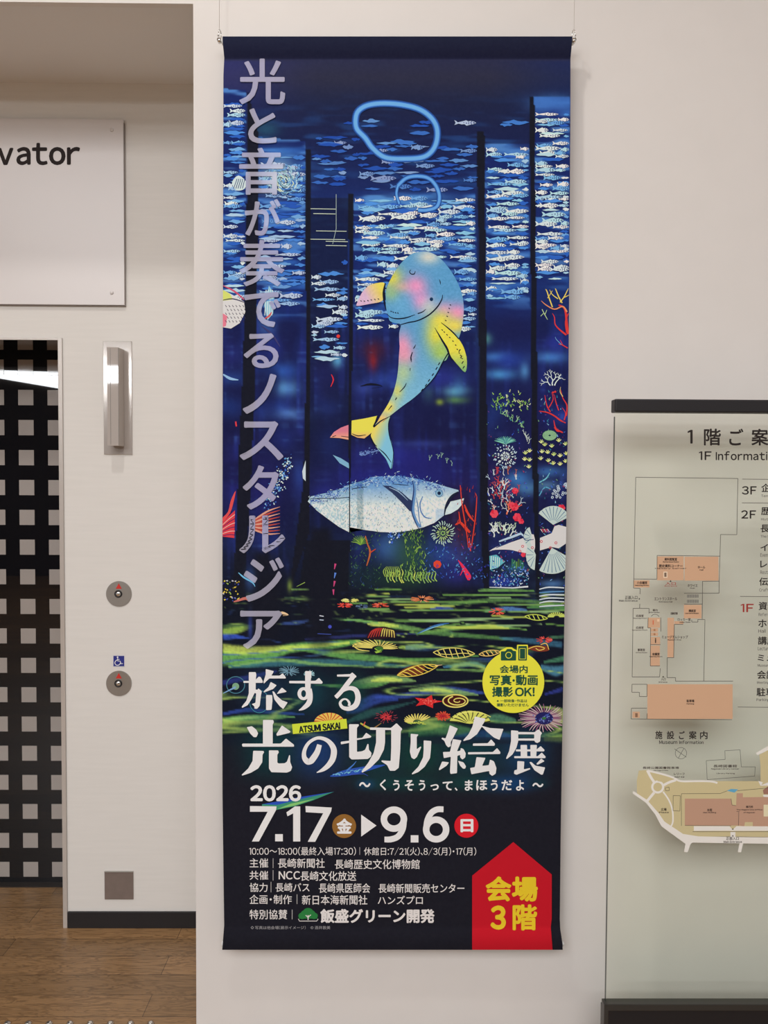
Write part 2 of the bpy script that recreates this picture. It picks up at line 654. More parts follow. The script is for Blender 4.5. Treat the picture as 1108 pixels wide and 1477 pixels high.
boxes('door_trim', [(DX1 - fx, DX1, YB - 0.006, YB - 0.0035, 0, DZ), (DX0 + 0.02, DX1 - fx, YB - 0.006, YB - 0.0035, DZ - 0.008, DZ)], M_trim, door, bevel=0.0006)
boxes('door_sill', [(DX0 + 0.02, DX1 - fx, YD - 0.055, YD + 0.03, 0.0, 0.004)], material('sill', (0.06, 0.05, 0.045, 1), 0.3, 0.6), door)

# ------------------------------------------------------------------ lettering used anywhere
load_glyphs(''.join(full(c) for c in (
    '光と音が奏でるノスタルジア旅する切り絵展2026くうそうって、まほうだよ〜金日ATSUMI SAKAI会場内写真・動画撮影OK!※一部映像作品はいただけません'
    '0123456789:()/|.©｜最終入場休館日火月主催長崎新聞社歴史文化博物館共NCC放送協力バス県医師会販売センター企画制作本海ハンズプロ特別賛飯盛グリーン開発他示イメージ酒井敦美３階'
    '１階ご案内施設F資料閲覧室ホール伝統工芸体験房レストラン講座ミュージアムショップ議駐車小学校正面入口エントランスコーナーレクチャ応接広場図書奉行所ワイエ事務機械授乳ロッカー'
    'abcdefghijklmnopqrstuvwxyzABCDEFGHIJKLMNOPQRSTUVWXYZ\'')))
plain_glyphs()

# ------------------------------------------------------------------ the banner
YBAN = -0.05
PY0, PY1 = 52.5, 1370.0
_ly = [52, 58, 83, 110, 600, 1000, 1150, 1335, 1370]
_lx = [321, 321, 323.5, 322.3, 321.2, 320.6, 321, 323.4, 320.6]
_ry = [52, 58, 85, 150, 300, 560, 760, 850, 1100, 1200, 1325, 1340, 1362, 1370]
_rx = [826, 825.6, 823, 823, 822, 820, 817, 815, 810.6, 809, 807.6, 808.3, 811.6, 811.8]


def bulge(py):
    py = np.asarray(py, float)
    t = np.clip((86 - py) / 33.5, 0, 1)
    b = np.clip((py - 1336) / 34.0, 0, 1)
    f = lambda u: 0.0055 * np.sin(np.clip(u, 0, 1) * math.pi * 0.83) ** 1.3
    return f(t) + f(b)


def on_banner(px, py, off):
    py = np.asarray(py, float)
    px = np.clip(np.asarray(px, float), np.interp(py, _ly, _lx), np.interp(py, _ry, _rx))
    return pix(px, py, YBAN - bulge(py) - off)


rng = np.random.RandomState(7)
random.seed(7)
nu, nv = 252, 660
U, V = np.meshgrid(np.linspace(0, 1, nu), np.linspace(0, 1, nv))
Yp = PY0 + (PY1 - PY0) * V
Xp = np.interp(Yp, _ly, _lx) * (1 - U) + np.interp(Yp, _ry, _rx) * U


def vnoise(sx, sy, seed, x0=0, y0=0):
    r = np.random.RandomState(seed)
    g = r.rand(int(1600 / sy) + 4, int(1200 / sx) + 4)
    fx, fy = (Xp + x0) / sx, (Yp + y0) / sy
    ix, iy = fx.astype(int), fy.astype(int)
    tx, ty = fx - ix, fy - iy
    tx, ty = tx * tx * (3 - 2 * tx), ty * ty * (3 - 2 * ty)
    return (g[iy, ix] * (1 - tx) + g[iy, ix + 1] * tx) * (1 - ty) + (g[iy + 1, ix] * (1 - tx) + g[iy + 1, ix + 1] * tx) * ty


def sst(a, b, x):
    t = np.clip((x - a) / (b - a), 0, 1)
    return t * t * (3 - 2 * t)


ky = [52, 84, 86, 112, 150, 205, 300, 420, 470, 560, 640, 700, 780, 850, 905, 960, 1060, 1080, 1140, 1370]  # the paler stops just below the top pocket paint in a light reflection
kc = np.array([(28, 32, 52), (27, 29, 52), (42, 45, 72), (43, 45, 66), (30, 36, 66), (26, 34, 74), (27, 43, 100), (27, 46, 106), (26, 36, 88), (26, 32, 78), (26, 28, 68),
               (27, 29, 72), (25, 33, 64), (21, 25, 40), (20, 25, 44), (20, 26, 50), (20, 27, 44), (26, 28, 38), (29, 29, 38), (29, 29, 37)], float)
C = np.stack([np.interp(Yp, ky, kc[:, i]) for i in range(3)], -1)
# the two purple-blue upper corners of the print
C += (sst(150, 0, Xp - 321) * sst(85, 90, Yp) * sst(200, 120, Yp))[..., None] * np.array([4, 4, 26])
C += (sst(130, 0, 823 - Xp) * sst(85, 90, Yp) * sst(200, 120, Yp))[..., None] * np.array([-8, -2, 12])


def mixc(m, c, a=1.0):
    global C
    C = C * (1 - (m * a)[..., None]) + np.array(c, float) * (m * a)[..., None]


def inside(poly):
    m = np.zeros(Xp.shape, bool)
    n = len(poly)
    for i in range(n):
        (x0, y0), (x1, y1) = poly[i], poly[(i + 1) % n]
        if y0 == y1:
            continue
        c = (Yp >= min(y0, y1)) & (Yp < max(y0, y1)) & (Xp < x0 + (Yp - y0) * (x1 - x0) / (y1 - y0))
        m ^= c
    return m.astype(float)


def blob(x, y, rx, ry, c, a=1.0, p=2.0, grain=0.0):
    d = (np.abs((Xp - x) / rx) ** p + np.abs((Yp - y) / ry) ** p)
    m = np.exp(-d * 1.4)
    if grain:
        m = m * np.clip(1 - grain + 2 * grain * fine, 0, 1.3)
    mixc(np.clip(m, 0, 1), c, a)


fine = np.random.RandomState(3).rand(nv, nu)
fine = 0.5 * fine + 0.25 * np.roll(fine, 1, 0) + 0.25 * np.roll(fine, 1, 1)


def streak(pts, wd, c, a=1.0, soft=0.6, grain=0.0):
    """A soft-edged ribbon through pts, wd its half-height at each point."""
    q, ww = spline(pts, wd, 8)
    q = np.array(q)
    o = np.argsort(q[:, 0])
    yc = np.interp(Xp, q[o, 0], q[o, 1], left=-999, right=-999)
    hw = np.interp(Xp, q[o, 0], np.array(ww)[o], left=0.01, right=0.01)
    m = sst(1.0, 1.0 - soft, np.abs(Yp - yc) / np.maximum(hw, 0.05)) * (hw > 0.06)
    if grain:
        m = m * np.clip(1 - grain + 2 * grain * fine, 0, 1.2)
    mixc(np.clip(m, 0, 1), c, a)


# hanging printed screens inside the picture: water with streaks of light
PAN = {'A': [(321, 128), (356, 130), (354, 440), (349, 640), (338, 870), (321, 870)],
       'B': [(372, 198), (441, 203), (441, 560), (437, 700), (420, 860), (352, 860), (362, 700), (368, 560), (372, 300)],
       'B2': [(448, 285), (502, 285), (502, 560), (503, 770), (446, 770)],
       'C': [(511, 275), (686, 279), (688, 640), (690, 850), (505, 850), (506, 640)],
       'D': [(700, 207), (763, 207), (767, 640), (773, 852), (707, 852), (702, 640)],
       'E': [(771, 139), (823, 140), (815, 870), (778, 870), (775, 640)]}
bot = {'A': 445, 'B': 455, 'B2': 480, 'C': 470, 'D': 440, 'E': 410}
n1, n2, n3 = vnoise(46, 9, 1), vnoise(30, 4.5, 2), vnoise(60, 30, 5)
top0 = sst(120, 210, Yp) * sst(480, 330, Yp)
mixc(top0 * sst(0.5, 0.8, n1 * 0.5 + n2 * 0.5), (40, 84, 150), 0.5)
for k, p in PAN.items():
    m = inside(p)
    yb = bot[k]
    wz = m * sst(yb + 20, yb - 25, Yp)
    if k == 'B2':
        mixc(m, (22, 28, 56), 0.75)
        mixc(wz * sst(0.5, 0.85, n1 * 0.4 + n2 * 0.6) * sst(400, 470, Yp + 60), (60, 96, 150), 0.5)
        continue
    mixc(wz, (25, 40, 100), 0.85)
    mixc(wz * sst(0.42, 0.7, n1 * 0.45 + n2 * 0.55), (50, 104, 190), 0.7)
    mixc(wz * sst(0.55, 0.78, n2), (110, 170, 226), 0.42)
blob(798, 150, 36, 14, (74, 132, 206), 0.9)
mixc(inside(PAN['E']) * sst(176, 150, Yp), (58, 104, 182), 0.7)
blob(800, 168, 16, 12, (28, 42, 110), 0.8)
blob(730, 212, 30, 5, (80, 130, 190), 0.5)
blob(560, 290, 50, 12, (90, 150, 205), 0.5)
blob(620, 285, 60, 8, (70, 130, 195), 0.5)
blob(398, 225, 30, 14, (66, 124, 196), 0.8)
blob(404, 245, 32, 24, (56, 100, 170), 0.5)
blob(402, 262, 34, 24, (140, 180, 196), 0.8)
blob(404, 250, 18, 18, (186, 208, 190), 0.6)
blob(384, 186, 22, 14, (38, 86, 110), 0.7)
# lower water: patches of light and dark
for x, y, rx, ry, c, a in [(338, 545, 16, 12, (54, 100, 190), .8), (335, 588, 18, 18, (40, 80, 170), .7), (333, 510, 16, 30, (44, 50, 130), .6), (405, 535, 30, 14, (48, 92, 180), .8),
                           (412, 560, 22, 14, (92, 156, 214), .8), (395, 590, 30, 18, (44, 76, 170), .7), (415, 598, 26, 10, (94, 146, 212), .7), (408, 630, 26, 26, (42, 64, 160), .6),
                           (385, 470, 18, 24, (70, 110, 180), .6), (395, 500, 20, 20, (40, 50, 130), .6), (430, 690, 12, 40, (54, 98, 190), .5), (380, 720, 30, 60, (36, 36, 110), .6),
                           (336, 700, 16, 60, (36, 38, 112), .7), (470, 540, 30, 40, (36, 38, 100), .5), (487, 520, 9, 12, (92, 168, 206), .9), (475, 590, 24, 18, (40, 60, 140), .4),
                           (478, 640, 24, 30, (36, 60, 140), .5), (540, 505, 24, 18, (92, 30, 34), .55), (538, 520, 8, 18, (150, 36, 36), .7), (560, 548, 40, 14, (44, 70, 150), .7),
                           (600, 545, 30, 20, (40, 60, 140), .6), (640, 545, 30, 20, (44, 52, 140), .7), (658, 565, 20, 9, (110, 190, 205), .8), (660, 577, 18, 6, (110, 170, 70), .8),
                           (634, 580, 6, 5, (170, 205, 60), 1.0), (618, 570, 10, 14, (70, 120, 130), .5), (560, 655, 60, 16, (44, 50, 140), .7), (610, 640, 40, 6, (60, 80, 160), .5),
                           (590, 665, 80, 22, (36, 36, 120), .6), (662, 560, 12, 20, (70, 130, 190), .5), (525, 560, 16, 12, (60, 80, 160), .6),
                           (716, 515, 22, 8, (70, 130, 196), .9), (735, 520, 30, 16, (38, 62, 150), .8), (722, 540, 26, 9, (70, 140, 200), .9), (757, 535, 8, 14, (80, 140, 196), .8),
                           (700, 488, 11, 10, (90, 165, 155), 1.0), (735, 470, 30, 26, (28, 34, 84), .8), (710, 600, 20, 30, (34, 60, 130), .6),
                           (795, 515, 26, 10, (72, 134, 200), .9), (800, 495, 26, 14, (40, 50, 140), .7), (812, 600, 14, 12, (46, 70, 170), .7), (790, 590, 24, 40, (42, 48, 132), .5),
                           (745, 690, 26, 14, (60, 128, 196), .85), (760, 705, 22, 12, (90, 160, 206), .6), (795, 680, 26, 9, (70, 132, 200), .85), (790, 700, 20, 9, (112, 178, 214), .5),
                           (735, 640, 34, 30, (34, 40, 104), .5), (740, 790, 40, 24, (40, 44, 120), .7), (725, 840, 30, 12, (44, 66, 170), .8), (797, 842, 22, 6, (90, 140, 200), .7),
                           (793, 860, 26, 14, (60, 110, 170), .8), (745, 820, 20, 8, (60, 130, 150), .6), (715, 695, 20, 26, (60, 34, 80), .5)]:
    blob(x, y, rx, ry, c, a)
n4, n5 = vnoise(5, 70, 21), vnoise(26, 34, 22)
low = sst(425, 470, Yp) * sst(860, 800, Yp)
lowm = low * np.clip(inside(PAN['A']) + inside(PAN['B']) + .7 * inside(PAN['B2']) + .7 * inside(PAN['C']) + .5 * inside(PAN['D']) + .7 * inside(PAN['E']), 0, 1)
mixc(lowm * sst(.5, .95, n4 * .55 + n5 * .5), (44, 60, 164), .38)
mixc(lowm * sst(.62, .95, n4 * .4 + n2 * .6), (84, 140, 214), .3)
mixc(lowm * sst(.5, .2, n5), (22, 24, 62), .5)
# the big fish's dark blue back, and the reef below it
blob(560, 690, 120, 24, (38, 40, 128), .8)
blob(478, 712, 44, 14, (40, 44, 130), .7)
blob(615, 805, 90, 34, (30, 46, 96), .7)
blob(560, 790, 26, 24, (70, 120, 196), .6)
blob(650, 800, 40, 22, (50, 86, 180), .6)
blob(655, 830, 34, 18, (44, 44, 140), .6)
blob(590, 800, 30, 40, (52, 92, 52), .6)
blob(575, 835, 60, 18, (34, 62, 44), .7)
blob(530, 830, 40, 24, (26, 42, 52), .6)
blob(665, 760, 22, 60, (70, 30, 46), .55)
# dark uprights between the screens
DK = (24, 26, 37)
for p in ([(357, 128), (372, 190), (372, 300), (371, 440), (368, 560), (362, 700), (352, 870), (334, 870), (341, 760), (345, 640), (349, 560), (353, 440), (356, 280)],
          [(441, 215), (448, 215), (447, 560), (446, 770), (416, 860), (437, 700), (441, 560)],
          [(503, 280), (511, 280), (507, 640), (505.5, 690), (504, 690), (503, 640)],
          [(688, 190), (699, 190), (703, 640), (707, 870), (698, 870), (690, 640)],
          [(764, 140), (771, 140), (776, 640), (779, 880), (774, 880), (767, 640)]):
    mixc(inside(p), DK, 0.96)
mixc(inside([(686, 270), (690, 270), (692, 640), (692, 800), (688, 800)]), (30, 44, 92), 0.7)
mixc(inside([(441, 780), (505, 780), (500, 930), (420, 930)]), (23, 25, 34), 0.85)
# seabed: ribbons of lime, green and blue light over near-black
mixc(sst(845, 870, Yp) * sst(1075, 1060, Yp), (20, 24, 36), 0.85)
LIM, GRN, TEAL, BLU = (188, 208, 92), (96, 156, 80), (64, 124, 134), (54, 84, 190)
for pts, wd, c, a in [
    ([(321, 948), (370, 950), (420, 935), (480, 930), (520, 925)], [16, 14, 9, 8, 3], GRN, .95),
    ([(321, 935), (350, 938), (400, 936), (460, 931), (505, 927)], [9, 9, 6, 4, 2], LIM, .8),
    ([(321, 912), (345, 908), (365, 903)], [7, 7, 2], (140, 176, 76), .85),
    ([(321, 918), (340, 918), (360, 921)], [5, 4, 1], BLU, .8),
    ([(430, 936), (480, 944), (520, 948), (600, 952), (690, 946)], [2, 5, 7, 3, 1], GRN, .85),
    ([(330, 962), (420, 956), (500, 956), (600, 962)], [3, 7, 6, 2], TEAL, .7),
    ([(330, 962), (400, 952), (460, 958), (540, 962)], [1, 3, 3, 1], (120, 166, 90), .8),
    ([(321, 985), (370, 975), (400, 968)], [5, 5, 2], (50, 60, 150), .6),
    ([(321, 1030), (360, 1024), (400, 1028), (440, 1030)], [3, 4, 3, 1], BLU, .6),
    ([(321, 1040), (350, 1036), (400, 1034), (425, 1034)], [6, 6, 4, 1], (106, 164, 90), .9),
    ([(321, 1040), (350, 1036), (400, 1033)], [2.5, 3, 1], (160, 200, 110), .7),
    ([(450, 987), (500, 990), (540, 988), (560, 984)], [1, 4, 5, 2], GRN, .8),
    ([(500, 988), (540, 980), (580, 980), (600, 983)], [2, 7, 6, 1], (120, 160, 96), .85),
    ([(535, 982), (555, 980), (580, 981)], [2, 5, 2], LIM, .8),
    ([(540, 1006), (580, 1004), (640, 995), (700, 1000)], [2, 5, 7, 2], (58, 84, 170), .7),
    ([(590, 996), (625, 994), (660, 999), (690, 1002)], [2, 7, 6, 1], (124, 164, 96), .85),
    ([(605, 996), (630, 995), (655, 998)], [1, 4, 1], LIM, .7),
    ([(500, 1025), (520, 1018), (545, 1008), (575, 1009)], [6, 12, 10, 2], (48, 72, 160), .7),
    ([(500, 1042), (530, 1030), (560, 1022), (600, 1012)], [3, 8, 5, 1], (44, 88, 84), .7),
    ([(500, 893), (530, 897), (560, 902), (590, 906), (620, 910)], [1.5, 3, 5, 5, 1], (100, 146, 80), .9),
    ([(530, 900), (552, 901), (575, 903)], [2, 5, 2], LIM, .85),
    ([(440, 922), (520, 917), (600, 914)], [2, 3, 1], (52, 60, 130), .6),
    ([(575, 934), (600, 933), (625, 933)], [2, 6, 1], (150, 186, 84), .9),
    ([(585, 934), (610, 934), (640, 934)], [4, 7, 2], (64, 104, 150), .5),
    ([(600, 915), (650, 907), (700, 903), (760, 908)], [2, 4, 4, 1], (110, 160, 80), .85),
    ([(590, 912), (640, 914), (690, 918), (740, 922)], [2, 4, 4, 2], (86, 136, 74), .8),
    ([(720, 920), (760, 924), (810, 930)], [2, 5, 6], (58, 110, 140), .7),
    ([(790, 920), (815, 918)], [2, 3], (76, 126, 90), .7),
    ([(640, 962), (680, 958), (700, 962)], [2, 5, 3], (70, 130, 160), .85),
    ([(630, 966), (665, 966), (700, 968)], [1, 2.5, 1], (120, 170, 90), .7),
    ([(780, 962), (800, 968), (815, 965)], [5, 10, 8], (70, 124, 150), .85),
    ([(785, 955), (815, 950)], [2, 6], (70, 130, 96), .8),
    ([(785, 1002), (812, 994)], [2, 5], (50, 62, 150), .7),
    ([(700, 1036), (720, 1036), (745, 1040)], [4, 9, 4], (80, 134, 100), .8),
    ([(590, 1058), (620, 1050), (650, 1052), (690, 1058)], [8, 13, 12, 6], (84, 134, 78), .8),
    ([(700, 1060), (750, 1062), (810, 1064)], [6, 9, 10], (70, 120, 80), .6),
    ([(785, 1066), (812, 1064)], [4, 8], (140, 170, 76), .7),
    ([(640, 1068), (700, 1060), (745, 1064)], [4, 10, 4], (40, 70, 150), .6),
    ([(620, 876), (680, 868), (740, 866), (812, 872)], [1, 4, 3, 4], (88, 134, 72), .8),
    ([(690, 852), (720, 851), (770, 852)], [2, 3.5, 1], (100, 150, 76), .85),
    ([(540, 851), (557, 850), (580, 851)], [1, 2.5, 1], (110, 160, 72), .8),
    ([(760, 876), (790, 875), (815, 877)], [2, 5, 5], (80, 136, 72), .85),
    ([(700, 882), (730, 878), (760, 880)], [2, 4, 2], (84, 130, 190), .8),
    ([(620, 878), (640, 877), (655, 878)], [1, 3, 1], (60, 80, 170), .8),
    ([(420, 851), (440, 850), (445, 850)], [1.5, 2, .5], (110, 150, 80), .8),
    ([(410, 862), (450, 864), (500, 863)], [2, 2, .5], (76, 110, 70), .6),
    ([(405, 900), (430, 898), (445, 895)], [2, 4, 1.5], (58, 84, 150), .7),
    ([(480, 893), (510, 894), (545, 898)], [1, 1.6, 1], (110, 170, 90), .9),
    ([(321, 905), (340, 902), (372, 904)], [4, 4, 1], (90, 130, 70), .6)]:
    streak(pts, wd, tuple(min(255, q * 1.1) for q in c), a, 0.6, 0.3)
def pnoise(u, v, seed):
    g = np.random.RandomState(seed).rand(64, 64)
    iu, iv = np.floor(u).astype(int), np.floor(v).astype(int)
    tu, tv = u - iu, v - iv
    tu, tv = tu * tu * (3 - 2 * tu), tv * tv * (3 - 2 * tv)
    G = lambda a, b: g[a % 64, b % 64]
    return (G(iu, iv) * (1 - tu) + G(iu + 1, iv) * tu) * (1 - tv) + (G(iu, iv + 1) * (1 - tu) + G(iu + 1, iv + 1) * tu) * tv


dep = np.maximum(Yp - 826, 6)
pu, pv = (Xp - 566) / dep * 1.25 + 20, np.log(dep) * 9.0
wob = pnoise(pu * .7, pv * .7, 31)
rg = 1 - np.abs(2 * (.7 * pnoise(pu + wob, pv + 1.6 * wob, 32) + .3 * pnoise(pu * 2.1, pv * 2.3, 33)) - 1)
rm = sst(.86, .98, rg) * (.35 * sst(850, 862, Yp) + .65 * sst(885, 925, Yp)) * sst(1070, 1050, Yp)
cn = pnoise(pu * .6 + 5, pv * .6, 34)
mixc(rm * sst(.75, .45, cn) * np.clip(.6 + .8 * fine, 0, 1.2), (112, 164, 80), .55)
mixc(rm * sst(.5, .7, cn), (58, 92, 186), .6)
mixc(sst(.92, 1.0, rg) * rm * sst(.6, .4, cn), (196, 214, 110), .6)
r_ = random.Random(4)
for i in range(34):        # fine ripple lines far out on the seabed
    y = r_.uniform(854, 905)
    x = r_.uniform(500, 800)
    L = r_.uniform(30, 120)
    d = (y - 850) * 0.05
    streak([(x, y), (x + L / 2, y + r_.uniform(-1, 1) * (1 + d)), (x + L, y + r_.uniform(-1, 1) * (1 + d))], [0.5, 1.0 + d * 0.5, 0.4], r_.choice([LIM, (130, 176, 96), (110, 160, 80), (150, 190, 130)]), .85, .5)
# the two onlookers' dark silhouettes standing before the screens
for x, y, rx, ry in [(380, 808, 13, 14), (384, 850, 24, 50), (378, 895, 24, 34), (384, 880, 20, 50), (463, 812, 18, 40), (463, 775, 17, 16), (462, 850, 20, 60), (462, 895, 18, 40)]:
    blob(x, y, rx, ry, (23, 25, 36), .95, 4)
blob(361, 905, 3.5, 24, (50, 70, 160), .7)
blob(361, 835, 8, 20, (60, 96, 160), .6)
blob(418, 845, 4, 10, (140, 170, 70), .7)
# light behind the title
for x, y, rx, ry, c in [(380, 1000, 34, 36, (30, 60, 90)), (445, 1000, 34, 34, (24, 66, 76)), (505, 1000, 26, 34, (24, 70, 66)), (390, 1082, 46, 44, (18, 62, 66)), (460, 1086, 40, 42, (30, 62, 116)),
                        (545, 1090, 50, 44, (22, 62, 66)), (608, 1086, 34, 40, (20, 66, 56)), (680, 1088, 52, 42, (22, 64, 70)), (758, 1086, 38, 38, (26, 66, 104)), (580, 1130, 60, 12, (22, 62, 62)),
                        (680, 1130, 40, 12, (22, 64, 62)), (735, 1130, 40, 14, (24, 66, 116)), (528, 1131, 14, 8, (26, 70, 110)), (778, 1130, 16, 8, (22, 52, 60))]:
    blob(x, y, rx, ry, c, .78, 2.4)
mixc(inside([(590, 1064), (812, 1064), (812, 1073), (590, 1073)]), (26, 30, 46), 0.5)
for i in range(3):        # cloth weave: a faint vertical banding in the ink
    pass
C = np.clip(C + (fine - 0.5)[..., None] * 5, 0, 255)

banner = empty('exhibition_banner', tuple(map(float, pix(566, 1370, YBAN))))
tag(banner, 'tall dark blue cloth banner with undersea picture and white lettering on the white wall', 'banner')
idx = np.arange(nu * nv).reshape(nv, nu)
quads = np.stack([idx[:-1, :-1], idx[1:, :-1], idx[1:, 1:], idx[:-1, 1:]], -1).reshape(-1, 4)
co = on_banner(Xp.ravel(), Yp.ravel(), 0.0)
me = bpy.data.meshes.new('fabric')
me.vertices.add(len(co))
me.vertices.foreach_set('co', co.astype(np.float32).ravel())
me.loops.add(quads.size)
me.loops.foreach_set('vertex_index', quads.astype(np.int32).ravel())
me.polygons.add(len(quads))
me.polygons.foreach_set('loop_start', np.arange(0, quads.size, 4, dtype=np.int32))
me.update(calc_edges=True)
me.validate()
at = me.color_attributes.new('Ink', 'FLOAT_COLOR', 'POINT')
buf = np.ones((len(co), 4), np.float32)
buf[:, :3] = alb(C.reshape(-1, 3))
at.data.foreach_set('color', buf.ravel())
for p in me.polygons:
    p.use_smooth = True
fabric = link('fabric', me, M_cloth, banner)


def cloth_print(pr, name, off):
    return pr.build(name, on_banner, off, M_cloth, fabric)


# --- shoal of small fish
P = Print()
rf = random.Random(11)


def little_fish(x, y, L, h, c, sharp, lev):
    """One fish swimming to the right: nose at x, L long, h high; far ones are only ragged glints."""
    j = lambda k: rf.uniform(-k, k)
    if sharp:
        P.poly([(x, y), (x - L * .10, y - h * .26), (x - L * .24, y - h * .42 + j(.3)), (x - L * .38, y - h * .34), (x - L * .46, y - h * .55 + j(.4)), (x - L * .58, y - h * .38 + j(.3)), (x - L * .72, y - h * .26 + j(.3)),
                (x - L * .84, y - h * .10), (x - L * .93, y - h * .42), (x - L, y - h * .5 + j(.6)), (x - L * .94, y), (x - L, y + h * .42 + j(.6)), (x - L * .9, y + h * .3), (x - L * .82, y + h * .14),
                (x - L * .66, y + h * .34 + j(.4)), (x - L * .54, y + h * .26), (x - L * .44, y + h * .52 + j(.4)), (x - L * .3, y + h * .4), (x - L * .14, y + h * .28)], c, lev)
        d = (22, 42, 110)
        P.poly([(x - L * .05, y), (x - L * .11, y - h * .19), (x - L * .17, y), (x - L * .11, y + h * .19)], d, lev)
        P.poly([(x - L * .09, y), (x - L * .11, y - h * .07), (x - L * .13, y), (x - L * .11, y + h * .07)], c, lev)
        P.brush([(x - L * .20, y - h * .38), (x - L * .25, y + j(.3)), (x - L * .20, y + h * .38)], 1.0, d, lev)
        if L > 20:
            P.brush([(x - L * .36, y - h * .3), (x - L * .33, y + .2), (x - L * .37, y + h * .26)], .8, d, lev)
            P.disc((x - L * .45, y + j(.6)), .95, d, lev, 0.8, 6)
            P.disc((x - L * .57, y + j(.5)), 0.8, d, lev, 0.6, 6)
    else:
        n = 7
        up = [(x - L * k / n, y - h * .5 * math.sin(math.pi * (k + .3) / (n + .6)) * rf.uniform(.35, 1.1)) for k in range(n + 1)]
        dn = [(x - L * (n - k - .5) / n, y + h * .5 * math.sin(math.pi * (k + .5) / n) * rf.uniform(.3, 1)) for k in range(n)]
        P.poly(up + dn, c, lev)


def clipx(x0, x1, y0, y1, dens, sharp_share, bright, seed):
    rf.seed(seed)
    y = y0
    k = 0
    while y < y1:
        x = x0 + rf.uniform(-10, 12)
        while x < x1:
            L, h = rf.uniform(16, 40), rf.uniform(4.2, 8.6)
            xe = min(x + L, x1)
            xs = max(x, x0)
            if xe - xs > 7 and rf.random() < dens:
                s = rf.random() < sharp_share
                t = rf.random()
                b = min(1, bright * rf.uniform(.85, 1.0))
                if s:
                    c = (224, 238, 240) if t < .5 else (176, 216, 238) if t < .8 else (120, 180, 230)
                else:
                    c = (80, 146, 222) if t < .35 else (48, 100, 192) if t < .7 else (130, 190, 234) if t < .88 else (190, 224, 240)
                k0 = (26, 52, 140)
                c = tuple(int(q * b + w * (1 - b)) for q, w in zip(c, k0))
                little_fish(xe, y + rf.uniform(-2, 2), xe - xs, h, c, s and xe - xs > 12, (k % 24) * 1.2e-5)
                k += 1
            x += L + rf.uniform(-5, 8)
        y += rf.uniform(4.4, 6.2)


clipx(322, 354, 150, 440, .85, .35, .92, 1)
clipx(373, 441, 228, 440, .85, .4, .8, 2)
clipx(449, 502, 380, 520, .6, .6, .9, 3)
clipx(449, 500, 200, 290, .45, .2, .6, 13)
clipx(512, 686, 288, 372, .95, .6, 1.0, 4)
clipx(512, 575, 372, 475, .75, .55, .95, 5)
clipx(655, 688, 372, 480, .8, .5, .95, 6)
clipx(701, 763, 216, 432, .92, .68, 1.0, 7)
clipx(772, 821, 166, 405, .92, .7, 1.0, 8)
clipx(516, 690, 212, 278, .6, .15, .6, 9)
clipx(520, 640, 176, 215, .4, .12, .65, 10)
clipx(455, 520, 170, 240, .25, .1, .5, 14)
clipx(655, 764, 176, 200, .2, .2, .8, 12)
for y, a, b in [(301, 448, 485), (308, 452, 484), (333, 456, 500), (345, 448, 498), (348, 470, 502), (354, 470, 500)]:
    P.brush([(a, y), (b, y + .6)], 0.9, (190, 205, 190))
P.brush([(485, 280), (485, 330), (480, 352)], 0.8, (150, 170, 170))
cloth_print(P, 'fish_shoal_print', 0.0006)

# --- rings of light
P = Print()
for wd, c in ((10.5, (40, 78, 148)), (7.0, (74, 134, 214)), (4.6, (104, 166, 236))):
    P.brush([(517, 160), (530, 152), (552, 149), (580, 151), (606, 158), (624, 172), (631, 190), (627, 212), (612, 226), (584, 229), (556, 227), (538, 214), (527, 199), (515, 186), (513, 172)], wd, c, wd * -2e-5 + 3e-4, 6, True)
for wd, c in ((7.5, (36, 72, 140)), (5.0, (66, 124, 204)), (3.0, (96, 158, 230))):
    P.brush([(574, 268), (586, 257), (602, 254), (618, 257), (629, 268), (634, 284), (630, 298), (616, 303), (603, 303)], wd, c, wd * -2e-5 + 3e-4, 6)
    P.brush([(574, 268), (572, 280), (576, 294)], wd * .7, c, wd * -2e-5 + 3e-4, 6)
cloth_print(P, 'light_ring_print', 0.00125)


# --- the airbrushed sea creature
def Q(s, x0, y0, pts):
    return [(x0 + u / s, y0 + v / s) for u, v in pts]


A1 = lambda pts: Q(5.832, 500, 350, pts)
A2 = lambda pts: Q(5.036, 470, 500, pts)
BL = []


def spot(p, r, c, a=1.0, ry=None):
    BL.append((p[0], p[1], r, r if ry is None else ry, np.array(c, float), a))


spot(A1([(690, 120)])[0], 17, (206, 208, 196), .95, 11)
spot(A1([(380, 300)])[0], 16, (206, 204, 84), 1, 17)
spot(A1([(385, 430)])[0], 12, (150, 186, 116), .9)
spot(A1([(480, 375)])[0], 14, (222, 176, 120), .7, 8)
spot(A1([(580, 370)])[0], 17, (228, 148, 190), 1)
spot(A1([(620, 490)])[0], 14, (222, 142, 196), 1)
spot(A1([(470, 520)])[0], 20, (100, 166, 208), .8)
spot(A1([(690, 540)])[0], 13, (190, 200, 200), .8)
spot(A1([(930, 590)])[0], 17, (224, 146, 190), 1, 14)
spot(A1([(820, 560)])[0], 11, (214, 158, 196), .8)
spot(A1([(790, 660)])[0], 17, (222, 210, 84), 1, 14)
spot(A1([(910, 700)])[0], 18, (226, 208, 92), 1, 12)
spot(A1([(760, 780)])[0], 17, (216, 212, 74), 1, 22)
spot(A1([(800, 920)])[0], 15, (164, 196, 88), .9)
spot(A1([(470, 880)])[0], 13, (226, 152, 186), 1, 22)
spot(A2([(570, 60)])[0], 14, (222, 150, 176), .9, 16)
spot(A2([(560, 190)])[0], 14, (168, 196, 150), .9, 16)
spot(A2([(520, 320)])[0], 9, (206, 206, 110), .9, 14)
spot(A2([(450, 440)])[0], 12, (240, 214, 92), 1, 12)
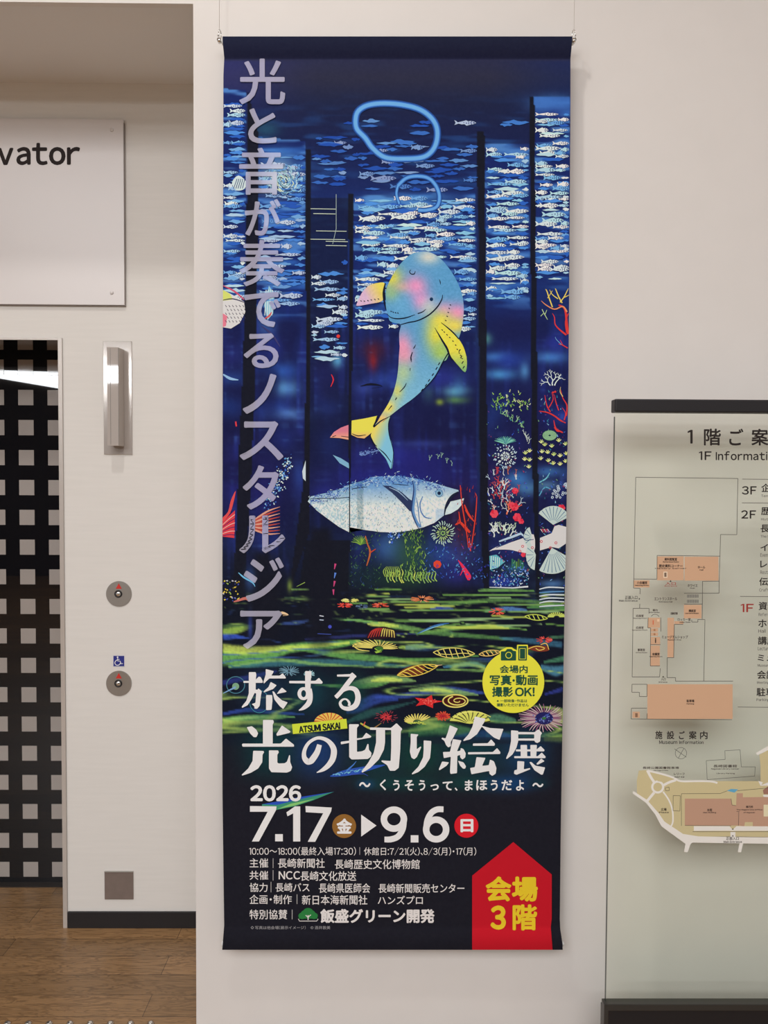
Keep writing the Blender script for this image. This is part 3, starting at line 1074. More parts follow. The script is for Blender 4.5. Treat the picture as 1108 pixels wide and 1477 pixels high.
spot(A2([(400, 530)])[0], 12, (240, 190, 104), 1, 9)


def creature(x, y):
    c = np.array((88, 152, 198), float)
    c = c + (np.array((122, 182, 210)) - c) * max(0, min(1, (y - 490) / 90))
    for bx, by, rx, ry, cc, a in BL:
        m = a * math.exp(-(((x - bx) / rx) ** 2 + ((y - by) / ry) ** 2) * 1.1)
        c = c + (cc - c) * m
    return np.clip(c + random.uniform(-7, 7), 0, 255)


P = Print()
INK = (22, 28, 46)
head = A1([(330, 470), (328, 420), (345, 360), (385, 280), (440, 195), (500, 130), (560, 90), (640, 74), (710, 85), (780, 125), (850, 200), (910, 290), (958, 390), (980, 480), (986, 560), (980, 650), (966, 730),
           (945, 800), (905, 870), (862, 935), (840, 985)])
body = A2([(850, 112), (830, 160), (790, 220), (720, 298), (640, 372), (560, 430), (470, 500), (420, 540), (352, 582), (375, 545), (400, 500), (450, 420), (490, 335), (515, 240), (527, 150), (531, 80), (537, 0)])
left = A1([(445, 850), (443, 760), (455, 690), (400, 675), (362, 655), (350, 610), (332, 545)])
whole = head + body + left
sh, _ = spline(whole, 1, 4, True)
P.poly(sh, INK, 0)
cx_, cy_ = 592, 480
P.poly([(x + (cx_ - x) * 0.0, y) for x, y in sh], creature, 1e-4, 2.2)
# flippers and flukes
finR = spline(A1([(795, 668), (850, 712), (900, 755), (945, 812), (985, 880), (1008, 955)]) + A2([(1022, 70), (1026, 130), (1012, 186), (965, 140), (915, 80), (888, 38)]) + A1([(862, 935), (805, 812), (770, 720)]), 1, 3, True)[0]
P.poly(finR, lambda x, y: np.array((224, 214, 76)) + (np.array((120, 176, 120)) - np.array((224, 214, 76))) * max(0, min(1, (y - 505) / 32)) + random.uniform(-6, 6), 2e-4, 3)
finL = spline(A1([(321, 342), (265, 338), (190, 360), (130, 420), (92, 500), (88, 532), (190, 516), (300, 490), (308, 420)]), 1, 3, True)[0]
P.poly(finL, lambda x, y: np.array((222, 206, 92)) + (np.array((208, 176, 204)) - np.array((222, 206, 92))) * max(0, min(1, (548 - x + (y - 415) * .5) / 26)) + random.uniform(-6, 6), 1e-4, 3)
fl = A2([(375, 502), (280, 522), (188, 537), (186, 640), (230, 661), (280, 667), (330, 628), (352, 582)])
P.poly(fl, lambda x, y: np.array((238, 214, 84)) + (np.array((226, 168, 120)) - np.array((238, 214, 84))) * max(0, min(1, (y - 622) / 10)), 1e-4, 3)
P.poly(A2([(165, 568), (110, 588), (60, 620), (30, 660), (100, 664), (165, 676)]), lambda x, y: np.array((206, 120, 140)) + (np.array((230, 160, 130)) - np.array((206, 120, 140))) * max(0, min(1, (y - 622) / 10)), 1e-4, 3)
flR = spline(A2([(470, 508), (455, 560), (460, 640), (480, 700), (492, 770), (490, 830), (474, 892), (440, 820), (400, 770), (350, 705), (325, 650), (330, 625), (355, 582), (420, 542)]), 1, 3, True)[0]
P.poly(flR, lambda x, y: np.array((226, 208, 100)) + (np.array((124, 188, 214)) - np.array((226, 208, 100))) * max(0, min(1, ((x - 541) * .9 + (y - 618) * .35) / 20)), 1e-4, 3)
# drawn lines
for pts, wd in [(A1([(326, 340), (312, 420), (318, 500), (332, 560)]), [1.5, 3.2, 2.6, 1]), (A1([(340, 600), (375, 630), (430, 640), (500, 632), (575, 606)]), [.6, 1.2, 1.7, 1.7, .8]),
                (A1([(598, 597), (640, 582), (668, 558)]), [1.6, 1.4, .6]), (A1([(455, 690), (520, 672), (600, 655), (690, 610), (760, 545), (800, 480), (808, 438)]), [1.2, 1.6, 1.8, 2, 2, 1.6, .7]),
                (A1([(795, 672), (850, 715), (900, 760), (945, 812)]), [.8, 1.6, 2, 1.2]), (A1([(742, 715), (800, 815), (845, 890), (865, 945), (890, 985)]), [.6, 2.4, 3, 2.4, 1.6]),
                (A1([(780, 308), (788, 330), (790, 352)]), [.4, 1.3, .5]), (A1([(582, 858), (570, 880), (562, 893)]), [.6, 1.4, .8]), (A1([(553, 920), (542, 960), (545, 990)]), [.8, 1.6, 1.6]),
                (A2([(630, 40), (618, 80), (622, 112)]), [1, 1.7, .7]), (A2([(614, 155), (612, 175)]), [1, .8]), (A2([(586, 264), (570, 295), (536, 330)]), [.7, 1.5, .8]),
                (A2([(515, 370), (505, 388)]), [1.6, 1.2]), (A2([(480, 428), (455, 460)]), [1.4, .8]), (A2([(375, 503), (362, 545), (348, 583), (400, 540), (470, 505)]), [1.2, 1.7, 1.9, 1.7, .6]),
                (A2([(190, 632), (235, 648), (290, 640)]), [.8, 1.4, .7]), (A2([(330, 628), (325, 650), (350, 705), (372, 724)]), [1, 1.2, 1.7, .7]), (A2([(382, 738), (430, 780), (476, 842)]), [.7, 1.6, .7]),
                (A2([(470, 508), (455, 560), (460, 640), (492, 770), (474, 892)]), [1, .9, .9, .9, .7]), (A2([(48, 655), (75, 645)]), [1.2, .7]), (A2([(112, 650), (165, 657)]), [.7, 1]),
                (A1([(540, 228), (530, 245), (545, 264), (570, 262), (578, 240)]), [.7, 1.2, 1.4, 1.4, .8]), (A2([(888, 50), (850, 112), (790, 222), (700, 320)]), [2, 1.4, 1.2, .8])]:
    P.brush(pts, wd, INK, 3e-4, 4)
P.disc(A1([(714, 476)])[0], 2.5, (20, 50, 84), 3e-4, 2.7, 16)
for u, v in [(375, 578), (392, 584), (412, 590), (432, 592), (873, 524), (864, 553), (856, 587), (847, 620), (834, 655), (122, 490), (150, 492), (180, 488), (208, 482), (238, 478), (268, 474),
             (805, 735), (822, 752), (845, 775), (868, 798), (895, 828), (918, 862), (932, 898), (948, 928), (960, 948), (972, 975)]:
    x, y = A1([(u, v)])[0]
    P.brush([(x - .9, y - .7), (x + .9, y + .7)], 1.3, INK, 3e-4)
for u, v in [(823, 124), (805, 158), (778, 203), (750, 245), (728, 280), (700, 315), (972, 28), (984, 75), (994, 115), (1002, 150)]:
    x, y = A2([(u, v)])[0]
    P.brush([(x + 1.2, y - 1.8), (x - 1.2, y + 1.8)], 1.4, INK, 3e-4)
cloth_print(P, 'sea_creature_print', 0.0016)

# --- the big silver fish
A3 = lambda pts: Q(4.432, 435, 650, pts)
P = Print()
rt = random.Random(5)


def silver(x, y):
    t = max(0, min(1, (y - 698) / 32 + (0.25 if x > 600 else 0)))
    c = np.array((96, 146, 200)) + (np.array((214, 224, 218)) - np.array((96, 146, 200))) * t
    n = rt.random()
    if x < 525 and n < .4:
        c = c + (np.array((120, 170, 190)) - c) * .6
    elif n < .16:
        c = c + (np.array((150, 186, 206)) - c) * .7
    if 515 < x < 525:
        c = c * .86
    if x > 628 and y > 735:
        c = c + (np.array((150, 180, 214)) - c) * .5
    return np.clip(c + rt.uniform(-8, 8), 0, 255)


up = [(40, 325), (60, 292), (150, 272), (250, 244), (310, 215), (400, 190), (450, 168), (550, 162), (650, 164), (750, 182), (850, 207), (930, 232), (1003, 252), (1005, 262), (968, 286), (940, 318), (920, 360), (913, 412),
      (850, 462), (780, 490), (700, 510), (600, 523), (500, 520), (400, 506), (309, 490), (305, 522), (240, 488), (160, 430), (100, 385)]
P.poly(A3(up), silver, 0, 1.8)
P.poly(A3([(955, 322), (1000, 312), (1040, 302), (1030, 340), (1000, 375), (955, 402), (916, 412), (925, 375)]), lambda x, y: np.array((196, 216, 222)) + rt.uniform(-10, 10), 0, 3)
for i in range(460):          # feathery dark-and-light strokes along the back
    x = rt.uniform(445, 640)
    yt = np.interp(x, [445, 470, 505, 525, 540, 560, 590, 620, 640], [718, 711, 699, 692, 687, 686, 688, 694, 700])
    y = yt + rt.gauss(5, 5)
    a = rt.uniform(-1.2, 1.2)
    L = rt.uniform(2, 5)
    P.brush([(x, y), (x + L * math.cos(a), y + L * math.sin(a))], [rt.uniform(.5, 1.4), .3], rt.choice([(190, 212, 230), (110, 160, 216), (60, 100, 186), (40, 60, 150), (36, 46, 130), (60, 90, 170)]), rt.random() * 1e-4 + 2e-5)
for i in range(230):          # speckled flank
    x, y = rt.uniform(465, 595), rt.uniform(706, 762)
    if y > 708 + (x - 445) * .9:
        continue
    L = rt.uniform(1.2, 3)
    a = rt.uniform(.5, 2.4)
    P.brush([(x, y), (x + L * math.cos(a), y + L * math.sin(a))], [.9, .3], rt.choice([(96, 140, 160), (60, 96, 130), (150, 186, 196)]), 1.2e-4)
for pts, wd in [(A3([(50, 308), (120, 305), (220, 304), (305, 298)]), [.6, 1.2, .8, 1]), (A3([(320, 245), (380, 235), (420, 232)]), [.8, 1, .5]), (A3([(580, 212), (640, 218), (685, 222)]), [.6, 1, .6])]:
    P.brush(pts, wd, (30, 36, 60), 1.5e-4, 4)
P.poly(A3([(518, 222), (570, 226), (640, 265), (690, 310), (712, 322), (708, 390), (690, 385), (640, 330), (580, 270)]), (44, 56, 92), 1.5e-4)
P.brush(A3([(560, 235), (620, 262), (680, 318)]), [.6, 1.4, .5], (150, 180, 206), 2e-4, 4)
for pts, wd, c in [(A3([(712, 190), (724, 250), (716, 330), (715, 390), (735, 450), (760, 490)]), [2, 4, 4, 3.4, 3.4, 3.4], (96, 140, 190)), (A3([(710, 190), (718, 250), (708, 330), (705, 390), (725, 450), (750, 500)]), [.8, 1.6, 1.8, 1.6, 1.6, 1], (40, 60, 110)),
                   (A3([(735, 300), (745, 360), (752, 430), (765, 490)]), [.8, 1.4, 1.2, 1], (80, 120, 170)), (A3([(775, 292), (758, 340), (765, 390), (790, 425), (828, 433)]), [1, 1.6, 1.6, 1.6, .8], (76, 120, 176)),
                   (A3([(1003, 262), (965, 288), (938, 322), (920, 365), (914, 412)]), [1.2, 3.4, 3, 2.2, 1.4], (30, 38, 60)), (A3([(955, 322), (1000, 312), (1040, 302)]), [1, .8, .8], (30, 38, 60))]:
    P.brush(pts, wd, c, 2e-4, 5)
e = A3([(880, 272)])[0]
P.ring(e, 5, 1.3, (90, 140, 180), 2e-4)
P.disc(e, 3.8, (120, 170, 200), 2.2e-4)
P.disc(e, 2.5, (24, 36, 66), 2.4e-4)
P.brush([(504.3, 658), (504.3, 768)], 1.4, DK, 3e-4)
cloth_print(P, 'silver_fish_print', 0.0012)

# --- corals, anemones and weed
P = Print()
rc = random.Random(21)


def branch(x, y, a, L, wd, c, depth, spread=.55, bend=.25, lev=0.0):
    x2, y2 = x + L * math.cos(a), y - L * math.sin(a)
    P.brush([(x, y), ((x + x2) / 2 + rc.uniform(-1, 1), (y + y2) / 2 + rc.uniform(-.6, .6)), (x2, y2)], [wd, wd * .85, wd * .7], c, lev)
    if depth:
        for s in (-1, 1):
            if rc.random() < .9:
                branch(x2, y2, a + s * rc.uniform(.4, 1) * spread + rc.uniform(-bend, bend), L * rc.uniform(.62, .9), wd * .75, c, depth - 1, spread, bend, lev)


def burst(x, y, r0, r1, n, wd, c, ry=1.0, lev=0.0, jit=.12):
    for k in range(n):
        a = 2 * math.pi * k / n + rc.uniform(-jit, jit)
        b = r1 * rc.uniform(.85, 1.1)
        P.brush([(x + r0 * math.cos(a), y + r0 * ry * math.sin(a)), (x + (r0 + b) / 2 * math.cos(a + .08), y + (r0 + b) / 2 * ry * math.sin(a + .08)), (x + b * math.cos(a), y + b * ry * math.sin(a))],
                [wd * .6, wd, wd * .7], c, lev)


YEL, RED, WHT, PNK, LGR = (226, 200, 96), (206, 58, 56), (206, 220, 224), (224, 60, 84), (176, 206, 150)
# yellow and red sea fans at the edge
P.brush([(820, 482), (818, 470), (815, 446), (806, 440)], [4, 3.4, 2.6, 2], RED, 0, 4)
for pts, wd, c in [([(818, 450), (812, 442), (800, 446), (788, 440), (781, 434)], [2.4, 1.8, 1.7, 1.4, .7], (226, 140, 96)), ([(797, 443), (793, 432), (789, 420), (787, 417)], [1.6, 1.7, 1.4, .6], YEL),
                   ([(811, 437), (806, 428), (802, 418), (801, 416)], [1.7, 1.7, 1.3, .6], YEL), ([(808, 436), (814, 428), (818, 420), (820, 416)], [1.4, 1.5, 1.2, .6], YEL),
                   ([(805, 431), (797, 425), (793, 418)], [1.4, 1.2, .6], YEL), ([(814, 429), (822, 425)], [1.3, .8], YEL), ([(790, 430), (794, 424), (797, 419)], [1, 1, .5], YEL),
                   ([(817, 483), (808, 476), (801, 468), (800, 458), (797, 452)], [2.6, 2.1, 1.6, 1.3, .6], RED), ([(818, 480), (816, 464), (820, 452)], [2.4, 2, 1.2], RED),
                   ([(782, 446), (786, 454), (790, 461)], [1, 1.1, .6], LGR), ([(786, 454), (789, 447)], [1, .6], LGR), ([(784, 452), (780, 456)], [.9, .6], LGR),
                   ([(819, 502), (812, 498), (806, 496)], [1.6, 1.3, .6], RED), ([(812, 498), (808, 490)], [1.2, .5], RED), ([(810, 497), (803, 490), (801, 486)], [.9, .8, .5], (110, 160, 200))]:
    P.brush(pts, wd, c, 1e-5, 4)
branch(797, 556, 1.5, 7, 2, WHT, 4, .75)
branch(800, 556, 1.1, 7, 1.8, WHT, 4, .75)
branch(794, 556, 2.2, 6, 1.6, WHT, 3, .8)
for pts, wd in [([(778, 593), (790, 595), (800, 600), (808, 606), (816, 610)], [1, 1.8, 2, 2.2, 1.6]), ([(794, 594), (789, 585), (786, 570)], [1.8, 1.5, .7]), ([(792, 588), (798, 576), (796, 566)], [1.4, 1.2, .6]),
                ([(806, 592), (802, 580), (800, 570)], [1.4, 1.4, .6]), ([(817, 600), (818, 585), (812, 574), (809, 562)], [2, 1.7, 1.2, .6]), ([(812, 624), (802, 618), (799, 606)], [1.8, 2, .8]),
                ([(814, 606), (816, 596), (811, 588)], [1.8, 1.2, .6]), ([(800, 616), (804, 622), (810, 622)], [2, 1.6, .6])]:
    P.brush(pts, wd, RED, 1e-5, 4)
P.brush([(812, 572), (808, 565), (809, 558)], [1.2, 1, .5], (206, 190, 120), 2e-5, 3)
for x, y in [(798, 566), (801, 565)]:
    P.disc((x, y), 1.6, RED, 2e-5, None, 8)
# dabs of green weed in the middle screen
for i in range(70):
    x = rc.uniform(712, 764)
    y = 578 + (x - 712) * .12 + rc.gauss(0, 6)
    a = rc.uniform(.6, 2.4)
    L = rc.uniform(2.5, 5)
    P.brush([(x, y), (x + L * math.cos(a), y - L * math.sin(a))], [1.5, .6], rc.choice([(150, 190, 96), (110, 156, 84), (196, 206, 150), (206, 214, 190)] if x > 728 else [(110, 160, 80), (150, 196, 90)]), rc.random() * 5e-5)
for k in range(14):
    branch(722 + k * 2.6, 598 + k * 1.3 + rc.uniform(-3, 3), rc.uniform(.4, 2.4), 5, 1.1, rc.choice([(130, 180, 130), (170, 206, 160), (90, 150, 120)]), 1)
for k in range(15):
    a = .35 + k * .17
    P.brush([(729, 640), (729 + 7 * math.cos(a), 640 - 6 * math.sin(a)), (729 + 17 * math.cos(a), 640 - 11 * math.sin(a))], [2, 2.4, .5], rc.choice([(86, 160, 150), (120, 190, 170), (70, 130, 140)]), k * 1e-6)
# round white anemone
burst(729, 658, 3.4, 7, 14, 1.5, WHT, 1)
burst(729, 658, 9, 12, 20, 1.7, WHT, 1.05)
burst(729, 658, 13.5, 16.5, 24, 1.8, (176, 200, 216), 1.05)
P.ring((729, 658), 1.8, .9, WHT)
# yellow starbursts of soft coral
for x, y in [(776 + 5, 637), (786, 641), (796, 643), (806, 635), (816, 640), (782, 651), (790, 652), (799, 655), (808, 657), (817, 654), (780, 661), (791, 664), (798, 668), (808, 669), (816, 665), (758, 653), (764, 650), (757, 662), (764, 663), (763, 673)]:
    for a in (.5, 1.2, 1.9, 2.7):
        P.brush([(x, y + 2), (x + 4 * math.cos(a), y + 1 - 4.2 * math.sin(a))], [1.8, .9], rc.choice([(206, 214, 130), (176, 200, 120), (216, 222, 160)]), 1e-5)
for k in range(9):
    P.ring((793, 628), 2 + k, .9, (150, 190, 150) if k % 2 else (110, 160, 120), k * 1e-6, (2 + k) * .7, 14)
for k in range(5):
    branch(762 - k, 640 - k * 3, 1.2 + k * .2, 5, 1, (190, 206, 200), 1)
# reef in the two narrow screens
for k in range(46):
    x, y = rc.uniform(706, 750), rc.uniform(683, 740)
    branch(x, y, rc.uniform(.8, 2.3), rc.uniform(3, 6), rc.uniform(1, 1.8), rc.choice([(190, 66, 66), (206, 90, 76), (160, 60, 90), (170, 190, 206), (206, 214, 220), (190, 110, 80)]), 2, .7, .25, rc.random() * 5e-5)
branch(727, 706, 1.5, 6, 1.8, WHT, 3, .55)
branch(731, 742, 1.2, 8, 2.2, (226, 120, 90), 3, .6)
for x, y, r in [(742, 731, 6), (713, 741, 6), (746, 746, 6), (743, 708, 4.5), (810, 733, 5.5), (755, 800, 3.5), (738, 728, 4), (752, 752, 4)]:
    for k in range(6):
        a = k * 1.05 + rc.uniform(-.2, .2)
        P.disc((x + r * .55 * math.cos(a), y + r * .55 * math.sin(a)), r * .5, rc.choice([PNK, (230, 74, 90), (206, 44, 66)]), 8e-5, None, 8)
for k in range(12):
    branch(710 + k * 2.6, 776 - rc.uniform(0, 12), rc.uniform(.7, 2.4), 6, 2, rc.choice([(196, 212, 196), (170, 196, 170), (206, 216, 214)]), 2, .9, .4, 6e-5)
for k in range(34):
    x, y = rc.uniform(795, 819), rc.uniform(692, 720)
    if x > 812 - (y - 692):
        P.ring((x, y), rc.uniform(1.2, 1.9), .9, (190, 206, 220), 3e-5, None, 8)
P.brush([(778, 696), (788, 690), (793, 682)], [1.6, 2, 1], (110, 180, 200), 3e-5, 4)
P.brush([(778, 715), (786, 703), (795, 706)], [1.4, 1.8, 1], (90, 160, 196), 3e-5, 4)
for i in range(420):         # the crowded reef behind everything in the two narrow screens
    if i % 2:
        x, y = rc.uniform(703, 763), rc.uniform(570, 846)
    else:
        x, y = rc.uniform(777, 815), rc.uniform(560, 846)
    if y < 675 and rc.random() < .35:
        continue
    P.brush([(x, y), (x + rc.uniform(-3, 3), y - rc.uniform(0, 4))], [rc.uniform(.8, 2), .5], rc.choice([(56, 84, 190), (70, 110, 206), (90, 60, 130), (50, 120, 150), (130, 180, 214), (44, 50, 140), (160, 60, 90), (110, 160, 120)]), 0)
# pale finned fish across the two narrow screens
cr = (208, 208, 208)
P.poly(spline([(706, 795), (716, 789), (735, 783), (755, 776), (770, 771), (770, 797), (750, 796), (735, 793), (715, 793)], 1, 3, True)[0], cr, 1e-4)
P.poly([(779, 776), (796, 769), (800, 759), (806, 757), (818, 760), (817, 784), (806, 791), (796, 789), (779, 794)], cr, 1e-4)


def shell_fin(x, y, r, a0, a1, ry=1.0, n=9, c=(188, 206, 202)):
    pts = [(x, y)] + [(x + r * (1 + .04 * (k % 2)) * math.cos(a0 + (a1 - a0) * k / 16), y - r * ry * math.sin(a0 + (a1 - a0) * k / 16)) for k in range(17)]
    P.poly(pts, c, 1.2e-4)
    for k in range(1, n):
        a = a0 + (a1 - a0) * k / n
        P.brush([(x + r * .25 * math.cos(a), y - r * ry * .25 * math.sin(a)), (x + r * .95 * math.cos(a), y - r * ry * .95 * math.sin(a))], [.5, 1.1], (80, 120, 150), 1.4e-4)


shell_fin(798, 757, 26, .35, 2.5, 1.05, 9)
shell_fin(796, 790, 36, -2.1, .05 - .35, 1.05, 10)
shell_fin(768, 775, 12, 1.9, 4.2, 1.3, 5)
shell_fin(773, 800, 14, 2.2, 4.6, 1.6, 5)
P.brush([(716, 790), (735, 782), (752, 773), (758, 779), (770, 778)], [1, 1.8, 1.6, 1.2, .8], (40, 60, 110), 1.5e-4, 3)
P.brush([(720, 781), (740, 774), (752, 770), (756, 777)], [2, 3.4, 3, 1.2], (176, 200, 226), 1.1e-4, 3)
for x, y in [(754, 788), (750, 795), (768, 790), (781, 781), (794, 790), (802, 783)]:
    P.ring((x, y), 1.6, 1, (196, 80, 90), 1.5e-4, None, 8)
for k in range(5):
    P.brush([(780 + k * 2.4, 763), (783 + k * 2.6, 768)], [1.2, .6], PNK if k % 2 else (230, 200, 200), 1.6e-4)
P.brush([(803, 760), (803, 775), (798, 786)], [.8, 1.1, .8], (60, 60, 90), 1.6e-4, 3)
P.brush([(792, 776), (795, 783), (797, 788)], [.8, 1.2, .8], (60, 60, 90), 1.6e-4, 3)
P.ring((811, 778), 1.7, 1, (60, 90, 140), 1.7e-4, None, 10)
# striped small fish, blue rubble
P.poly([(707, 822), (706, 802), (716, 800), (729, 810), (718, 819)], (96, 176, 190), 6e-5)
for k in range(5):
    P.brush([(709 + k * 3, 802 + k * .6), (708 + k * 3, 821 - k)], 1.1, (206, 220, 214), 7e-5)
for k in range(6):
    P.rect(738 + k * 3, 806 + (k % 3) * 2, 740.4 + k * 3, 820, rc.choice([(50, 110, 90), (70, 96, 60), (90, 140, 80)]), 6e-5)
for i in range(150):
    x, y = rc.uniform(708, 762), rc.uniform(818, 846)
    P.brush([(x, y), (x + rc.uniform(-3, 3), y + rc.uniform(-3, 3))], [1.8, .6], rc.choice([(80, 120, 210), (120, 160, 226), (50, 70, 160), (190, 206, 226), (60, 140, 170)]), rc.random() * 6e-5)
for k in range(6):
    P.brush([(778, 850 + k * 5), (792, 848 + k * 5 + rc.uniform(-1, 1)), (814, 848 + k * 5)], [1.4, 2, 1.6], (200, 212, 222) if k != 1 else (90, 140, 190), 6e-5, 4)
P.brush([(706, 847), (740, 848), (762, 846)], [1, 1.6, 2.4], (206, 214, 226), 6e-5)
# weed and coral under the big fish
for pts, wd in [([(664, 700), (667, 730), (672, 760), (676, 790)], [1, 1.6, 1.6, 1.2]), ([(688, 716), (686, 745), (680, 790)], [1, 1.6, 1.4]), ([(657, 757), (664, 754), (672, 762), (678, 768)], [1.6, 3.4, 4, 3]), ([(664, 754), (662, 738)], [2.4, 1]),
                ([(672, 735), (678, 745), (684, 752)], [3, 3, 1.2]), ([(677, 776), (679, 795)], [1.6, 1.6]), ([(670, 728), (674, 738)], [1.6, 3])]:
    P.brush(pts, wd, (206, 64, 48), 4e-5, 4)
for i in range(40):
    x, y = rc.uniform(659, 689), rc.uniform(700, 795)
    P.brush([(x, y), (x + rc.uniform(-2, 2), y - rc.uniform(2, 5))], [1.2, .5], rc.choice([(150, 46, 46), (190, 70, 56), (120, 40, 60)]), rc.random() * 3e-5)
burst(639, 769, 1.5, 4, 10, 1.1, (150, 196, 110), 1)
burst(639, 769, 5, 10, 18, 1.3, (176, 206, 130), 1.1)
burst(639, 769, 11, 17, 26, 1.5, (170, 200, 190), 1.05)
for i in range(260):
    x = rc.uniform(575, 616)
    y = rc.uniform(765, 838)
    if abs(x - 598 - (y - 800) * .1) > 9 + rc.uniform(0, 8) and y < 812:
        continue
    a = rc.uniform(.8, 2.3)
    L = rc.uniform(2.5, 6)
    P.brush([(x, y), (x + L * math.cos(a), y - L * math.sin(a))], [1.2, .5], rc.choice([(96, 140, 60), (130, 170, 66), (60, 100, 60), (150, 190, 90), (70, 110, 60)]), rc.random() * 6e-5)
for k in range(17):
    x = 558 + k * 4.3
    L = rc.uniform(10, 20)
    P.brush([(x + rc.uniform(2, 5), 840 + rc.uniform(-3, 2)), (x + rc.uniform(-1, 1), 834), (x + 2, 826), (x + rc.uniform(-3, 1), 838 - L)], [1.4, 1.6, 1.5, .6], rc.choice([(190, 206, 96), (150, 186, 90), (130, 170, 100)]), 7e-5, 4)
for i in range(150):
    x = rc.uniform(505, 550)
    y = rc.uniform(766, 850)
    P.brush([(x, y), (x + rc.uniform(-3, 3), y - rc.uniform(1, 4))], [1, .4], rc.choice([(50, 84, 60), (36, 60, 70), (76, 120, 70), (40, 60, 110)]), rc.random() * 3e-5)
for k in range(12):
    a = .3 + k * .22
    P.brush([(520, 786), (520 + 6 * math.cos(a), 786 - 8 * math.sin(a)), (520 + 14 * math.cos(a + .1), 788 - 16 * math.sin(a))], [1, 1.3, .5], rc.choice([(130, 170, 70), (90, 130, 60)]), 4e-5, 3)
P.brush([(527, 773), (530, 784), (534, 797), (529, 816)], [1.6, 1.8, 2.6, 1.4], (176, 96, 56), 6e-5, 4)
P.brush([(534, 797), (542, 792)], [2, 1], (190, 70, 50), 6e-5)
for k in range(9):
    P.brush([(556 + k * 2.2, 832), (553 + k * 3, 824), (558 + k * 2, 817)], [1.1, 1.2, .5], (150, 180, 80), 6e-5, 3)
for i in range(190):
    x, y = rc.uniform(612, 706), rc.uniform(776, 836)
    if y < 776 + abs(x - 660) * .35:
        continue
    P.brush([(x, y), (x + rc.uniform(-3, 3), y - rc.uniform(0, 4))], [1.5, .5], rc.choice([(50, 80, 180), (70, 120, 206), (60, 60, 160), (90, 150, 200), (40, 50, 130)]), rc.random() * 4e-5)
for i in range(60):
    x, y = rc.uniform(561, 584), rc.uniform(767, 792)
    if x - 561 < 24 - (y - 767):
        P.brush([(x, y), (x + rc.uniform(-3, 3), y - rc.uniform(0, 4))], [1.8, .6], rc.choice([(110, 160, 226), (190, 210, 236), (70, 110, 206)]), rc.random() * 4e-5)
for k in range(7):
    a = k * .9
    P.disc((631 + 3 * math.cos(a), 814 + 3 * math.sin(a)), 3.0, (210, 70, 50), 8e-5, None, 8)
P.brush([(661, 808), (667, 816), (672, 824), (676, 832), (676, 837)], [1, 4, 6, 7.5, 3], (220, 50, 84), 8e-5, 4)
P.brush([(664, 830), (668, 822)], [.8, 2], (220, 50, 84), 8e-5)
for x, y in [(620, 664), (632, 662), (637, 660), (645, 668), (652, 672)]:
    branch(x, y, 1.5, 3.4, .9, (150, 190, 170), 2, .7)
# feathery crab and fan fish among the lettering
for k in range(9):
    y0 = 733 + k * 4.6
    P.brush([(364, 752 + k * 1.4), (385, 738 + k * 4), (404, 731 + k * 4.8)], [2.4, 2.6, .5], (176, 72, 62) if k % 2 else (206, 150, 130), 2e-5 * k / 9, 4)
P.poly(spline([(321, 747), (329, 738), (333, 722), (340, 708), (337, 724), (332, 740), (322, 752)], 1, 3, True)[0], (210, 78, 78), 2e-5)
P.poly([(321, 753), (339, 736), (338, 776), (321, 774)], (206, 62, 74), 1e-5)
for k in range(6):
    P.brush([(321, 757 + k * 3.2), (331, 748 + k * 4.6), (339, 742 + k * 6)], [.8, 1, .9], (44, 36, 90) if k % 2 else (236, 180, 170), 3e-5, 3)
for i in range(170):
    t = rc.random()
    x, y = 420 - t * 34 + rc.gauss(0, 5), 660 + t * 70 + rc.gauss(0, 5)
    if y > 735 - max(0, x - 395) * 1.1 or x > 421:
        continue
    P.brush([(x, y), (x + rc.uniform(-3, 3), y + rc.uniform(-2, 2))], [rc.uniform(1.5, 3), .8], rc.choice([(150, 196, 226), (90, 150, 210), (206, 226, 236), (60, 100, 190)]), rc.random() * 4e-5)
P.poly([(436, 680), (441, 664), (441, 694), (437, 690)], (190, 206, 214), 3e-5)
# dragon-like swirl behind the second and third letters
for i in range(230):
    a = rc.uniform(0, 6.28)
    r = rc.uniform(3, 30)
    x, y = 408 + r * math.cos(a), 262 + r * .8 * math.sin(a)
    if not (373 < x < 440):
        continue
    b = a + rc.choice([1.2, 1.6, 2.0])
    L = rc.uniform(4, 10)
    P.brush([(x, y), (x + L * .5 * math.cos(b), y + L * .5 * math.sin(b)), (min(440, x + L * math.cos(b + .6)), y + L * math.sin(b + .6))], [.7, 1.6, .5],
            rc.choice([(206, 222, 190), (150, 196, 206), (36, 56, 96), (190, 214, 226), (90, 140, 190)] if r < 20 else [(110, 160, 206), (150, 196, 214), (40, 60, 120)]), rc.random() * 6e-5, 3)
P.poly(spline([(335, 262), (344, 253), (355, 262), (353, 272), (343, 275), (337, 270)], 1, 3, True)[0], (196, 214, 214), 2e-5)
for k in range(5):
    P.brush([(337 + k * 3.2, 272), (342 + k * 2.8, 258)], 1, (30, 50, 110), 3e-5)
